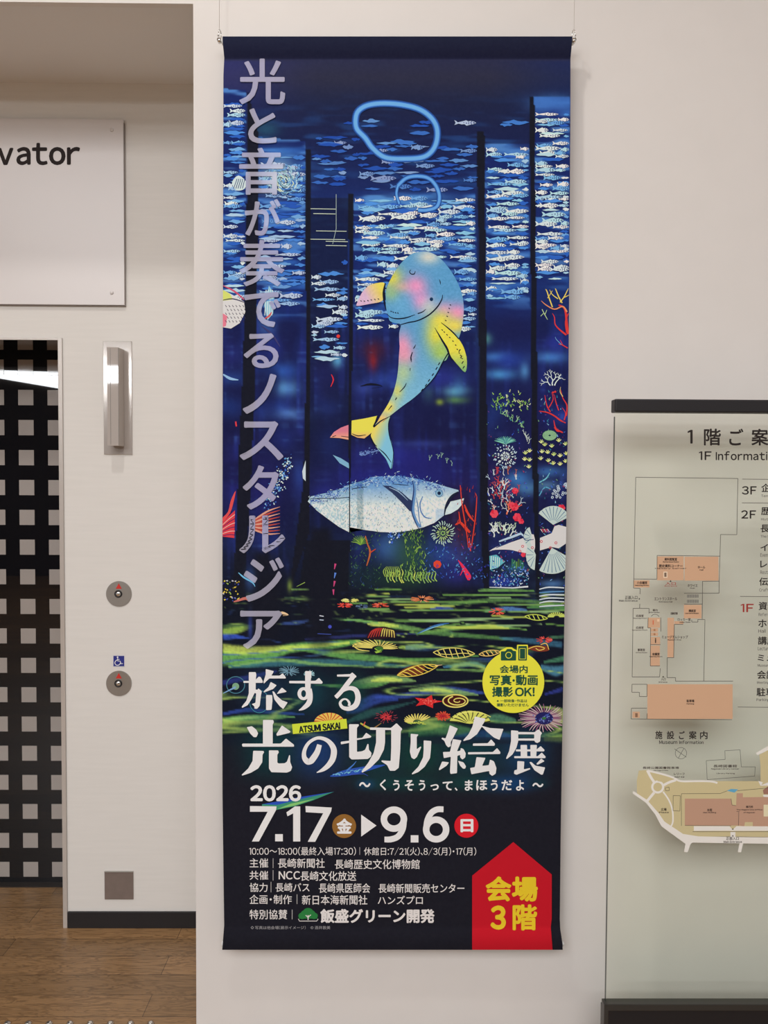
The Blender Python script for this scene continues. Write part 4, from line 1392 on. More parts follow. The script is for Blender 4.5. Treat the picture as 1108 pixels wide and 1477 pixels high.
# fish with scales at the left edge
P.poly([(321, 418), (335, 425), (352, 435), (354, 450), (346, 466), (333, 474), (321, 472)], (206, 206, 206), 1e-5)
P.poly([(321, 418), (332, 424), (336, 432), (321, 434)], (200, 210, 110), 2e-5)
P.poly([(321, 452), (328, 456), (326, 470), (321, 472)], (214, 120, 140), 2e-5)
P.brush([(321, 433), (336, 431), (352, 436)], [1, 1.6, 1.2], (40, 40, 80), 3e-5, 3)
P.brush([(322, 412), (338, 420), (352, 432)], [1, 2.6, 1.4], (196, 80, 110), 3e-5, 3)
for i in range(5):
    for j in range(6):
        P.brush([(325 + j * 5 + i % 2 * 2.5, 440 + i * 5.5), (327 + j * 5 + i % 2 * 2.5, 443 + i * 5.5)], [.7, 1], (50, 44, 70), 3e-5)
P.poly([(388, 412), (396, 424), (394, 452), (386, 462), (381, 440)], (140, 190, 210), 1e-5)
for k in range(4):
    P.brush([(384 + k * 3, 418), (382 + k * 3.4, 455)], 1, (206, 226, 236), 2e-5)
P.brush([(377, 470), (392, 482), (404, 500)], [1, 3, 1], (60, 60, 110), 2e-5, 3)
P.brush([(381, 460), (388, 456), (392, 450)], [1, 3, 1], (196, 90, 90), 3e-5, 3)
P.brush([(322, 540), (332, 546), (344, 548)], [2, 4, 1], (140, 180, 220), 2e-5, 3)
P.disc((488, 485), 2.6, (214, 60, 54), 3e-5, None, 12)
P.brush([(478, 540), (481, 548), (477, 558)], [1, 1.8, .8], (206, 50, 60), 3e-5, 3)
P.brush([(340, 608), (341, 615)], 2.2, (206, 60, 70), 3e-5)
P.poly([(480, 656), (492, 661), (503, 668), (504, 676), (490, 668)], (120, 170, 200), 2e-5)
for i in range(60):
    x = rc.uniform(518, 548)
    y = 656 - (x - 518) * .22 + rc.gauss(0, 1.6)
    P.brush([(x, y), (x + 2, y - 1)], [1.2, .5], (110, 140, 200), 2e-5)
P.brush([(520, 557), (535, 554), (552, 557), (536, 560)], [.6, 3, .6, .4], (24, 26, 40), 3e-5, 3)
# the feet of the screens
for i in range(40):
    x, y = rc.uniform(322, 345), rc.uniform(834, 868)
    P.brush([(x, y), (x + rc.uniform(-3, 3), y + rc.uniform(-3, 3))], [2.2, .8], rc.choice([(206, 180, 60), (150, 176, 80), (70, 80, 170), (226, 200, 80), (60, 60, 140), (190, 190, 200)]), rc.random() * 4e-5)
P.brush([(337, 868), (344, 866), (354, 863), (358, 866)], [1.4, 3, 4, 2], (190, 110, 100), 5e-5, 3)
P.brush([(344, 826), (352, 833), (364, 840), (368, 846)], [1, 2.4, 2, .8], (110, 180, 220), 3e-5, 3)
for x, y, a in [(484, 813, 1.2), (484, 826, 1.4), (483, 838, 1.5), (481, 850, .9)]:
    P.brush([(x, y), (x + rc.uniform(-2, 2), y + 8)], [3, 1], rc.choice([(60, 60, 170), (190, 70, 120), (90, 130, 210)]), 2e-5)
P.brush([(461, 888), (467, 889)], 1.2, (200, 206, 220), 3e-5)
P.brush([(461, 894), (467, 894.5)], 1.2, (180, 196, 220), 3e-5)
P.brush([(458, 914), (478, 915)], .8, (70, 90, 180), 3e-5)
P.disc((476, 904), 2.6, (70, 80, 190), 3e-5, None, 10)
P.brush([(440, 840), (428, 846)], [1, .5], (150, 180, 90), 3e-5)
P.brush([(400, 886), (407, 884), (416, 887), (408, 888)], [1, 4, 1, .5], (226, 190, 150), 5e-5, 3)
cloth_print(P, 'coral_reef_print', 0.0010)

# --- shells and stars on the seabed
P = Print()


def flush(name):
    global P
    cloth_print(P, name, 0.0010)
    P = Print()


SY = (216, 206, 110)


def scallop(x, y, rx, ry, n, c, rib, a0=.15, a1=3.0, flip=1, lev=0.0):
    pts = [(x, y)] + [(x + rx * math.cos(a0 + (a1 - a0) * k / 20), y - flip * ry * math.sin(a0 + (a1 - a0) * k / 20)) for k in range(21)]
    P.poly(pts, c, lev)
    for k in range(n + 1):
        a = a0 + (a1 - a0) * k / n
        P.brush([(x + rx * .2 * math.cos(a), y - flip * ry * .2 * math.sin(a)), (x + rx * .6 * math.cos(a - .06), y - flip * ry * .62 * math.sin(a - .06)), (x + rx * math.cos(a), y - flip * ry * math.sin(a))], [.6, 1.4, 1.6], rib, lev + 1e-5)


def oval_ribs(x0, y0, x1, y1, h, n, c, lev=0.0, tilt=.35):
    """A spindle shell drawn as an outline with slanted ribs."""
    L = math.hypot(x1 - x0, y1 - y0)
    ux, uy = (x1 - x0) / L, (y1 - y0) / L
    at = lambda t, s: (x0 + ux * L * t - uy * s * h * math.sin(math.pi * min(max(t, 0), 1)) ** .8, y0 + uy * L * t + ux * s * h * math.sin(math.pi * min(max(t, 0), 1)) ** .8)
    for s in (-1, 1):
        P.brush([at(k / 14, s) for k in range(15)], 1.2, c, lev)
    for k in range(1, n):
        t = k / n
        P.brush([at(t - tilt / n, -1), at(t, 0), at(t + tilt / n, 1)], [1, 1.5, .8], c, lev + 1e-5)


# ribbed yellow shell
for k in range(15):
    a = -.2 + k * .235
    P.brush([(545 + 8 * math.cos(a), 935 - 3.5 * math.sin(a)), (543 + 22 * math.cos(a + .12), 934 - 8 * math.sin(a)), (541 + 33 * math.cos(a + .16), 933 - 10.5 * math.sin(a))], [.8, 1.7, .7], SY, 1e-5, 3)
P.brush([(509, 931), (518, 937), (533, 939)], [1, 1.6, .8], SY, 2e-5, 3)
P.brush([(509, 931), (520, 928), (535, 930)], [1, 1.6, .8], SY, 2e-5, 3)
P.disc((547, 936), 6, (60, 110, 50), 2e-5, 3.6)
for k in range(10):
    P.brush([(545 + rc.uniform(-6, 6), 938 + rc.uniform(-3, 4)), (547 + rc.uniform(-6, 8), 941 + rc.uniform(-3, 2))], [1.2, .5], (150, 190, 70), 3e-5)
flush('ribbed_shell_print')
# red-and-yellow fan shell
P.poly(spline([(530, 921), (532, 912), (542, 906), (556, 904), (568, 910), (571, 919), (560, 920), (545, 922)], 1, 4, True)[0], (44, 26, 36), 0)
for k in range(11):
    t = k / 10
    P.brush([(531 + t * 38, 920 - 2 * math.sin(t * 3)), (536 + t * 32, 911 - 2 * math.sin(t * 3)), (543 + t * 22, 906.5 - 2 * math.sin(3 * t) + t * 3)], [1, 1.8, .7], (176, 56, 50) if t < .45 else (206, 190, 96), 2e-5, 3)
flush('fan_shell_print')
oval_ribs(625, 941, 685, 943, 7.5, 7, SY, 1e-5)
P.brush([(632, 943), (650, 944), (668, 942), (682, 944)], 1, SY, 2e-5, 3)
flush('spindle_shell_print')
# whelk
P.poly(spline([(573, 973), (582, 965), (596, 960), (612, 962), (610, 970), (598, 974), (584, 972)], 1, 4, True)[0], (110, 56, 36), 0)
oval_ribs(573, 974, 632, 960, 7, 8, (226, 196, 84), 1e-5, .9)
P.brush([(573, 974), (586, 966), (596, 963), (604, 968)], [1, 1.6, 1.6, .8], (226, 200, 90), 2e-5, 3)
P.brush([(628, 960), (638, 959)], [1.6, .6], (226, 190, 140), 2e-5)
flush('whelk_print')
# starfish and spiral shell
st = []
for k in range(10):
    a = -1.3 + k * math.pi / 5
    r = (22, 9.5)[k % 2]
    st.append((617 + r * math.cos(a) - (2 if k in (5, 7) else 0), 1012 + r * .46 * math.sin(a)))
P.poly(st, (206, 46, 48), 1e-5)
for k in range(26):
    P.disc((617 + rc.gauss(0, 7), 1012 + rc.gauss(0, 2.4)), .8, (230, 110, 100), 2e-5, None, 6)
flush('starfish_print')
P.disc((657, 1011), 19, (70, 26, 26), 0, 9.5)
P.ring((657, 1011), 18, 2, SY, 1e-5, 9)
P.brush([(661 + (2 + k * .55) * math.cos(k * .42), 1011 + (1 + k * .26) * math.sin(k * .42)) for k in range(26)], [1.2 + .03 * k for k in range(26)], SY, 2e-5)
flush('spiral_shell_print')
# row above the title
burst(557, 1034, 1.5, 9, 14, 1.4, (196, 60, 66), .7)
burst(557, 1034, 11, 16, 15, 1.2, (130, 56, 70), .6)
flush('anemone_print')
for k in range(12):
    a = .5 + k * .26
    P.brush([(602 + 6 * math.cos(a), 1041 - 3 * math.sin(a)), (602 + 14 * math.cos(a), 1040 - 7 * math.sin(a)), (603 + 20 * math.cos(a), 1038 - 9 * math.sin(a))], [1, 2.2, 1], SY, 1e-5, 3)
for k in range(8):
    P.brush([(588 + k * 3, 1042 + rc.uniform(-1, 2)), (594 + k * 3, 1044 + rc.uniform(-2, 1))], [1.6, .8], (190, 206, 90), 2e-5)
flush('ribbed_shell_print')
burst(639, 1033, 2, 11, 16, 2.2, (206, 80, 56), .62)
burst(639, 1033, 1, 7, 10, 1.6, (170, 40, 50), .6, 1e-5)
flush('anemone_print')
scallop(678, 1044, 30, 19, 9, (206, 210, 100), (60, 62, 40), .2, 2.95, 1, 1e-5)
P.brush([(654, 1036), (668, 1028), (690, 1027), (708, 1034)], [1.2, 1.6, 1.6, 1.2], (226, 226, 120), 3e-5, 4)
flush('scallop_print')
scallop(475, 1043, 22, 15, 9, (226, 190, 90), (196, 84, 56), .2, 2.95, 1, 0)
flush('scallop_print')
# red flower-like creatures
for x, y, rx, ry, c in [(497, 873, 12, 3.5, (206, 60, 50)), (549, 873, 13, 3.5, (190, 70, 50)), (609, 864, 17, 5, (190, 110, 70)), (717, 882, 12, 5.5, (196, 60, 44)), (785, 923, 12, 5, (196, 66, 60)), (505, 866, 13, 3, (206, 206, 110)), (522, 875, 9, 4, (60, 80, 110))]:
    for k in range(22):
        a = rc.uniform(0, 6.28)
        P.brush([(x + rx * .3 * math.cos(a), y + ry * .3 * math.sin(a)), (x + rx * math.cos(a), y + ry * math.sin(a))], [1.6, .8], c if rc.random() < .7 else tuple(min(255, q + 40) for q in c), rc.random() * 3e-5)
    flush('sea_flower_print')
# snails near the badge
oval_ribs(691, 944, 722, 940, 4, 5, (226, 190, 110), 1e-5)
flush('spindle_shell_print')
P.poly(spline([(760, 934), (775, 931), (788, 932), (792, 938), (780, 940), (768, 938)], 1, 3, True)[0], (120, 56, 40), 0)
P.brush([(762, 936), (774, 932), (786, 935), (778, 938), (773, 935)], 1.2, (226, 196, 96), 1e-5, 3)
P.brush([(780, 930), (788, 928), (792, 937)], [1, 1.6, 1], (226, 180, 90), 1e-5, 3)
flush('whelk_print')
oval_ribs(757, 889, 790, 892, 4, 5, (190, 206, 90), 1e-5)
for k in range(12):
    a = .1 + k * .27
    P.brush([(803 + 4 * math.cos(a), 890 - 2 * math.sin(a)), (803 + 13 * math.cos(a), 890 - 7 * math.sin(a))], [1, 1.8], (190, 206, 100), 1e-5)
flush('spindle_shell_print')
P.brush([(602, 914), (620, 906), (634, 901), (648, 899)], [.8, 3.4, 2.6, .7], (60, 110, 170), 1e-5, 4)
P.brush([(606, 913), (622, 906), (640, 901)], [.5, 1.2, .5], (130, 190, 206), 2e-5, 4)
flush('squid_print')
# sea urchin
for k in range(40):
    a = 2 * math.pi * k / 40
    P.brush([(784 + 11 * math.cos(a), 1036 + 8 * math.sin(a)), (784 + 23 * math.cos(a + .05), 1036 + 13 * math.sin(a + .05)), (min(811, 784 + rc.uniform(32, 39) * math.cos(a)), 1036 + rc.uniform(17, 22) * math.sin(a))],
            [.9, 1.5, .7], (196, 168, 176) if k % 3 else (150, 96, 130), 1e-5, 3)
P.disc((785, 1036), 13, (36, 36, 90), 2e-5, 9)
for k in range(40):
    P.disc((785 + rc.gauss(0, 6), 1036 + rc.gauss(0, 4)), 1, rc.choice([(70, 90, 170), (60, 60, 120), (110, 130, 190)]), 3e-5, None, 6)
P.disc((785, 1036), 3, (60, 110, 60), 4e-5, 2, 10)
flush('sea_urchin_print')
# small plants and a jellyfish behind the title
burst(417, 968, 2, 14, 18, 1.1, (110, 150, 170), .55)
burst(446, 972, 3, 9, 12, 1.4, (150, 196, 206), .6)
flush('weed_print')
P.ring((340, 988), 13, 1.2, (70, 120, 140), 0, 12)
P.disc((340, 990), 5, (120, 160, 130), 1e-5)
P.brush([(322, 1000), (332, 995), (340, 991)], [1, 2, 3], (120, 160, 200), 1e-5)
P.ring((374, 1012), 14, .9, (60, 130, 150), 0, 16)
flush('jellyfish_print')
# slender blue fish under the title
P.poly(spline([(476, 1120), (490, 1113), (505, 1109), (530, 1105), (556, 1103), (540, 1109), (520, 1115), (500, 1119)], 1, 4, True)[0], (46, 84, 176), 0)
P.brush([(500, 1112), (510, 1103), (514, 1098)], [2.6, 1.6, .6], (70, 120, 196), 1e-5)
P.brush([(505, 1117), (525, 1116), (531, 1119)], [1.6, 1, .5], (56, 80, 176), 1e-5)
for k in range(60):
    t = rc.random()
    P.brush([(480 + t * 50, 1118 - t * 9 + rc.uniform(-2, 2)), (484 + t * 50, 1117 - t * 9 + rc.uniform(-2, 2))], [1.2, .5], rc.choice([(96, 160, 206), (40, 60, 160), (120, 190, 200)]), 2e-5)
flush('blue_fish_print')
P.poly([(378, 1160), (400, 1156), (430, 1152), (482, 1142), (450, 1155), (425, 1163), (400, 1168), (378, 1165)], (60, 140, 110), 0)
P.poly([(378, 1160), (400, 1156), (430, 1150), (482, 1142), (445, 1150), (400, 1161)], (44, 80, 180), 1e-5)
P.poly([(400, 1167), (425, 1162), (455, 1152), (420, 1159)], (130, 190, 110), 1e-5)
flush('blue_fish_print')
P.brush([(520, 1043), (530, 1049), (538, 1052)], [2, 3, 2], (176, 180, 80), 0, 3)
P.brush([(524, 1047), (527, 1041)], [2, 1.2], (206, 90, 70), 1e-5)
P.brush([(540, 1050), (550, 1043)], [2, 1], (140, 110, 70), 0)
flush('twig_print')

# --- lettering
WHITE = (238, 232, 228)
P = Print()
r01 = np.random.RandomState(9)


def under(x, y):
    """Thin white ink: the cloth's own colour shows through it."""
    i = int(np.clip((y - PY0) / (PY1 - PY0) * (nv - 1), 0, nv - 1))
    j = int(np.clip((x - np.interp(y, _ly, _lx)) / (np.interp(y, _ry, _rx) - np.interp(y, _ly, _lx)) * (nu - 1), 0, nu - 1))
    c = C[max(0, i - 1):i + 2, max(0, j - 1):j + 2].mean((0, 1))
    return c * .32 + np.array((202, 199, 218)) * .70


for ch, bb, b in [('光', (345, 84.5, 411.5, 150.5), 1.1), ('と', (358, 156, 399, 207), 1.3), ('音', (345, 213, 408.5, 281), 1.0), ('が', (353, 287, 405, 340), 1.2), ('奏', (345, 346, 410.5, 413), .9),
                  ('で', (352.5, 421, 405, 472), 1.3), ('る', (351.5, 480.5, 402, 531), 1.3), ('ノ', (350, 539, 399, 597), 1.5), ('ス', (345.5, 607.5, 409, 664), 1.4), ('タ', (350, 671, 402.5, 735), 1.4),
                  ('ル', (345, 743.5, 411.5, 798), 1.4), ('ジ', (351.5, 804, 409.5, 868), 1.4), ('ア', (346.5, 880.5, 407, 936), 1.4)]:
    P.text(ch, bb, under, b, 0, sub=6)
cloth_print(P, 'vertical_lettering', 0.0022)

P = Print()
T4 = lambda p: Q(5.54, 340, 955, p)
T5 = lambda p: Q(6.518, 490, 1020, p)
T6 = lambda p: Q(6.156, 620, 1020, p)


def rnd(pts, k=0.22):
    """Slightly rounded corners."""
    out = []
    n = len(pts)
    for i in range(n):
        a, b, c = np.array(pts[i - 1]), np.array(pts[i]), np.array(pts[(i + 1) % n])
        da, dc = np.hypot(*(a - b)), np.hypot(*(c - b))
        ra, rcx = min(k * da, 1.1), min(k * dc, 1.1)
        p, q = b + (a - b) / (da + 1e-9) * ra, b + (c - b) / (dc + 1e-9) * rcx
        out += [tuple(p), tuple((p + q + 2 * b) / 4), tuple(q)]
    return out


for T, L in ((T4, [
    [(105, 80), (160, 80), (165, 100), (160, 150), (105, 150)], [(62, 150), (150, 150), (185, 115), (200, 120), (216, 150), (216, 166), (62, 166)],
    [(105, 160), (160, 160), (160, 215), (150, 250), (125, 300), (95, 345), (52, 366), (48, 356), (85, 310), (105, 250)],
    [(148, 214), (172, 222), (182, 210), (209, 233), (203, 262), (192, 350), (172, 373), (150, 372), (150, 355), (128, 335), (158, 325), (164, 250), (148, 246)],
    [(240, 55), (305, 72), (297, 90), (285, 108), (352, 108), (375, 88), (400, 120), (400, 131), (268, 131), (226, 172), (221, 160), (240, 100)],
    [(280, 158), (328, 185), (300, 215), (225, 243), (225, 232), (262, 200)], [(243, 263), (292, 263), (294, 310), (286, 382), (243, 384)],
    [(293, 233), (306, 235), (330, 270), (370, 305), (416, 322), (380, 376), (350, 350), (310, 300)], [(370, 203), (408, 235), (395, 241), (328, 255), (345, 230)],
    [(428, 150), (560, 150), (638, 149), (665, 125), (696, 160), (690, 173), (428, 169)], [(555, 72), (606, 72), (605, 110), (600, 150), (598, 235), (611, 290), (572, 270), (555, 200)],
    [(218, 462), (300, 462), (306, 480), (296, 500), (296, 660), (218, 660)], [(88, 520), (130, 512), (165, 540), (180, 570), (166, 600), (145, 600), (115, 570)],
    [(370, 505), (440, 555), (430, 566), (330, 590), (325, 575)], [(55, 651), (360, 651), (402, 610), (466, 660), (466, 676), (55, 676), (50, 662)],
    [(140, 708), (222, 710), (228, 720), (215, 740), (213, 800), (180, 850), (120, 885), (52, 907), (48, 900), (100, 850), (135, 790)],
    [(266, 705), (340, 705), (345, 722), (333, 740), (333, 803), (345, 810), (392, 808), (410, 795), (428, 743), (435, 745), (436, 800), (452, 840), (440, 870), (410, 883), (285, 880), (266, 850)]]),
    (T5, [
    [(88, 160), (178, 160), (182, 172), (163, 195), (162, 290), (163, 420), (210, 415), (240, 400), (262, 345), (272, 348), (275, 400), (300, 430), (295, 465), (265, 487), (112, 492), (90, 470)],
    [(10, 325), (90, 315), (90, 336), (12, 350)], [(160, 293), (213, 288), (250, 240), (300, 275), (290, 286), (160, 310)],
    [(285, 190), (482, 195), (535, 150), (590, 205), (575, 230), (570, 400), (556, 570), (520, 598), (472, 598), (446, 545), (392, 510), (396, 500), (480, 506), (485, 380), (485, 215), (285, 213)],
    [(343, 203), (427, 203), (427, 330), (416, 400), (370, 490), (290, 570), (214, 616), (205, 606), (270, 520), (320, 430), (343, 330)],
    [(668, 250), (738, 256), (740, 262), (725, 280), (725, 396), (760, 370), (768, 376), (726, 470), (700, 490), (675, 475), (660, 420), (668, 330)],
    [(790, 312), (862, 318), (858, 400), (850, 480), (800, 560), (740, 610), (682, 633), (679, 623), (740, 560), (785, 470), (790, 400)]]),
    (T6, [
    [(178, 160), (250, 190), (208, 272), (186, 310), (188, 345), (165, 358), (145, 338), (130, 300), (104, 280), (110, 270), (140, 278), (160, 225)],
    [(205, 283), (282, 295), (242, 392), (272, 386), (275, 362), (300, 372), (320, 410), (315, 447), (290, 466), (270, 446), (270, 424), (245, 432), (242, 586), (184, 593), (180, 572), (187, 440), (125, 453), (117, 398), (180, 396)],
    [(110, 482), (172, 490), (150, 520), (86, 561), (80, 552)], [(250, 475), (300, 490), (322, 525), (315, 546), (295, 546), (270, 520)],
    [(400, 82), (497, 103), (480, 140), (462, 165), (535, 185), (655, 193), (620, 291), (570, 270), (505, 215), (463, 172), (420, 240), (360, 285), (298, 301), (300, 290), (345, 240), (380, 170)],
    [(385, 322), (515, 320), (545, 285), (580, 325), (575, 343), (382, 343)], [(340, 400), (560, 398), (598, 362), (628, 400), (625, 416), (340, 419)],
    [(415, 443), (495, 450), (485, 475), (465, 521), (525, 515), (535, 465), (570, 480), (592, 540), (586, 590), (555, 611), (530, 592), (528, 566), (370, 596), (358, 540), (400, 533)],
    [(722, 205), (786, 210), (786, 300), (770, 360), (735, 420), (685, 461), (677, 455), (705, 390), (722, 300)],
    [(780, 220), (930, 222), (965, 195), (998, 230), (985, 250), (980, 305), (955, 319), (935, 310), (930, 297), (780, 296), (780, 278), (928, 278), (928, 241), (780, 241)],
    [(765, 375), (950, 375), (985, 345), (1020, 380), (1015, 393), (765, 393)], [(806, 335), (864, 335), (866, 440), (808, 440)], [(893, 335), (952, 335), (946, 440), (895, 440)],
    [(750, 435), (960, 435), (995, 402), (1030, 440), (1025, 453), (750, 453)], [(778, 478), (840, 482), (835, 552), (890, 540), (892, 552), (770, 601), (748, 590), (752, 560), (776, 555)],
    [(885, 490), (900, 485), (940, 520), (1025, 535), (1005, 598), (990, 600), (930, 560)], [(990, 455), (1020, 480), (960, 511), (945, 505)]])):
    for p in L:
        P.poly(rnd(T(p)), WHITE)


def TB(T, pts, w, s):
    q, ww = spline(T(pts), [x / s for x in w], 8)
    P.brush(q, ww, WHITE)


P.ring(T4([(543, 252)])[0], 34 / 5.54, 30 / 5.54, WHITE, 0, 40 / 5.54, 40, 24 / 5.54)
TB(T4, [(585, 215), (596, 270), (585, 325), (545, 365), (505, 386)], [46, 40, 42, 30, 6], 5.54)
P.poly(rnd(T4([(810, 100), (915, 96), (932, 82), (966, 112), (960, 125), (930, 116), (810, 116)])), WHITE)
TB(T4, [(948, 105), (900, 165), (840, 240), (800, 282)], [36, 38, 34, 34], 5.54)
TB(T4, [(800, 285), (850, 232), (910, 208), (960, 225), (978, 285), (958, 345), (905, 372), (855, 362), (835, 328), (855, 300), (885, 298), (908, 325), (905, 350)], [20, 26, 32, 40, 44, 44, 36, 28, 22, 16, 14, 20, 20], 5.54)
TB(T4, [(670, 660), (650, 722), (610, 782), (590, 800)], [38, 46, 50, 40], 5.54)
TB(T4, [(605, 790), (575, 795), (548, 760), (552, 700), (590, 640), (660, 606), (735, 628), (782, 690), (778, 765), (745, 820), (700, 858), (648, 883)], [44, 48, 38, 30, 26, 26, 34, 46, 48, 42, 30, 6], 5.54)
cloth_print(P, 'title_lettering', 0.0022)

P = Print()
P.text('〜', (518, 1128, 534.5, 1135.5), WHITE, .5)
cloth_print(P, 'wave_dash_lettering', 0.0022)
P = Print()
for ch, x0, x1, y0, y1 in [('く', 548, 557, 1124, 1140), ('う', 567, 576.5, 1125, 1140.5), ('そ', 584, 597, 1125, 1140.5), ('う', 604, 613.5, 1125, 1140.5), ('っ', 621, 633, 1131, 1140), ('て', 638.5, 653, 1127, 1140),
                           ('、', 656, 660, 1136, 1140.5), ('ま', 670.5, 682, 1125, 1140.5), ('ほ', 687, 703, 1125, 1140), ('う', 708, 718, 1125, 1140.5), ('だ', 723.5, 739, 1125, 1140), ('よ', 744.5, 756, 1125, 1140.5)]:
    if ch == 'ま':
        cloth_print(P, 'subtitle_lettering', 0.0022)
        P = Print()
    P.text(ch, (x0, y0, x1, y1), WHITE, .45)
cloth_print(P, 'subtitle_lettering', 0.0022)
P = Print()
P.text('〜', (768, 1129, 784, 1135.5), WHITE, .5)
cloth_print(P, 'wave_dash_lettering', 0.0022)

P = Print()
T7 = lambda p: Q(4.617, 340, 1110, p)
T8 = lambda p: Q(3.957, 540, 1110, p)
P.text('2026', (361, 1132.5, 434.5, 1156), WHITE, 1.15, gap=.045)
for p in ([(95, 243), (272, 245), (270, 268), (155, 479), (108, 479), (213, 281), (95, 281)], [(263, 430), (314, 430), (314, 478), (263, 478)], [(395, 245), (430, 245), (430, 479), (383, 479), (383, 292), (345, 311), (338, 285)],
          [(465, 243), (640, 253), (636, 278), (530, 481), (480, 481), (583, 291), (467, 284)], [(836, 300), (938, 373), (836, 446)]):
    P.poly(T7(p), WHITE)
c9 = T8([(112, 283)])[0]
P.ring(c9, 57 / 3.957, 37 / 3.957, WHITE, 0, 54 / 3.957, 48)
TB(T8, [(168, 290), (162, 340), (135, 382), (95, 398), (58, 399)], [36, 34, 34, 34, 32], 3.957)
P.poly(T8([(208, 375), (252, 375), (252, 416), (208, 416)]), WHITE)
c6 = T8([(353, 342)])[0]
P.ring(c6, 57 / 3.957, 37 / 3.957, WHITE, 0, 56 / 3.957, 48)
TB(T8, [(297, 342), (303, 290), (325, 248), (358, 228), (395, 227)], [36, 34, 34, 34, 33], 3.957)
P.disc((496.5, 1191.5), 17.2, (138, 98, 48))
P.text('金', (485.5, 1180.5, 508, 1202.5), WHITE, .9, 1e-4)
P.disc((672.8, 1191), 17.3, (204, 32, 44))
P.text('日', (664.3, 1181.5, 683, 1200.5), WHITE, .9, 1e-4)
cloth_print(P, 'date_lettering', 0.0022)

P = Print()
LW = (214, 210, 208)
P.text('10:00〜18:00(最終入場17:30)', (359.5, 1221.5, 513.5, 1234), LW, .05, gap=.05)
P.line([(519, 1222), (519, 1233)], .9, (150, 148, 150))
P.text('休館日:7/21(火)、8/3(月)・17(月)', (525, 1222, 687, 1234), LW, .05, gap=.05)
for s, x0, x1, y0, y1, b in [('主催', 360, 387, 1238, 1251.5, .12), ('長崎新聞社', 401, 468.5, 1238, 1252, .12), ('長崎歴史文化博物館', 483, 605.5, 1239.5, 1253.5, .12),
                             ('共催', 360, 387, 1256, 1269, .12), ('NCC', 402, 433, 1256.5, 1268.5, .3), ('長崎文化放送', 433.5, 514, 1256.5, 1270.5, .12),
                             ('協力', 360, 386, 1273.5, 1286.5, .12), ('長崎バス', 397.5, 446.5, 1273.5, 1286.5, .12), ('長崎県医師会', 460, 534, 1274, 1288, .12), ('長崎新聞販売センター', 546, 670, 1274.5, 1288, .12),
                             ('企画・制作', 360, 421, 1290.5, 1304, .12), ('新日本海新聞社', 435.5, 530, 1291, 1305, .12), ('ハンズプロ', 545, 610, 1292, 1304.5, .12),
                             ('特別協賛', 360, 414.5, 1312, 1326, .12), ('飯盛グリーン開発', 462, 627, 1311, 1331.5, .75)]:
    P.text(s, (x0, y0, x1, y1), LW, b)
for x, y0, y1 in [(394, 1238, 1252), (394, 1255, 1270), (391, 1272, 1287), (428.5, 1290, 1304), (421.5, 1312, 1326)]:
    P.line([(x, y0), (x, y1)], .9, (170, 168, 168))
P.text('写真は他会場(展示イメージ)', (368, 1335.5, 441, 1340.5), (150, 148, 150), 0)
P.text('©酒井敦美', (448, 1335.5, 476.5, 1340.5), (150, 148, 150), 0)
P.line([(362, 1338), (364, 1336), (366, 1338), (364, 1340)], .6, (150, 148, 150), 0, True)
for x, y, r in [(436, 1321, 5.5), (444.5, 1316, 7.5), (453, 1321, 5.5), (440, 1318, 6), (449, 1318, 6)]:
    P.disc((x, y), r, (44, 120, 62), 0, r * .85, 20)
P.poly([(430.5, 1325), (458.5, 1325), (456, 1321), (433, 1321)], (44, 120, 62))
P.brush([(444.5, 1327), (444.5, 1320)], 1.4, LW, 1e-4)
P.brush([(444.5, 1323.5), (441, 1320)], 1.1, LW, 1e-4)
P.brush([(444.5, 1323), (448.5, 1319.5)], 1.1, LW, 1e-4)
P.brush([(430.5, 1325.5), (432, 1328.5), (457, 1328.5), (459, 1325.5)], 1, LW, 1e-4)
cloth_print(P, 'details_lettering', 0.0022)

P = Print()
t = Q(5.54, 340, 955, [(450, 496), (885, 453), (893, 530), (458, 575)])
P.poly(t, (200, 214, 64))
P.text('ATSUMI SAKAI', (431, 1044.5, 491, 1054.5), (26, 34, 40), .55, 1e-4, rot=-5.6, gap=.035)
cloth_print(P, 'name_strip_lettering', 0.0026)

P = Print()
BYL, BGR = (228, 218, 66), (36, 78, 62)
P.disc((740.6, 983.6), 44.6, BYL, 0, 44.8, 72)
B = lambda p: Q(6.713, 680, 840, p)
P.poly(rnd(B([(275, 662), (320, 640), (338, 628), (392, 628), (408, 640), (444, 662), (444, 770), (275, 770)])), BYL, 0)
P.poly(rnd(B([(442, 604), (548, 604), (548, 770), (442, 770)])), BYL, 0)
P.poly(rnd(B([(286, 668), (330, 666), (346, 645), (388, 645), (404, 662), (434, 666), (434, 757), (286, 757)])), BGR, 1e-4)
P.ring(B([(362, 705)])[0], 4.3, 1.0, BYL, 2e-4)
P.poly(rnd(B([(454, 616), (538, 616), (538, 757), (454, 757)])), BGR, 1e-4)
P.line(B([(468, 640), (524, 640), (524, 742), (468, 742)]), .7, BYL, 2e-4, True)
P.text('会場内', (721, 959.5, 761.3, 971), BGR, .35, 1e-4)
P.text('写真', (706.5, 973.3, 738, 988.7), BGR, .5, 1e-4)
P.disc((741, 981.5), 1.8, BGR, 1e-4, None, 12)
P.text('動画', (744, 973.3, 775.8, 988.7), BGR, .5, 1e-4)
P.text('撮影', (710, 990.5, 740, 1005.2), BGR, .5, 1e-4)
P.text('OK!', (743, 991.5, 771.5, 1004.5), BGR, .55, 1e-4, gap=.05)
P.text('※一部映像・作品は', (716.6, 1008.6, 760.6, 1013.2), BGR, .1, 1e-4)
P.text('撮影いただけません', (716.6, 1014.4, 762.8, 1019.2), BGR, .1, 1e-4)
cloth_print(P, 'photo_badge_lettering', 0.0026)

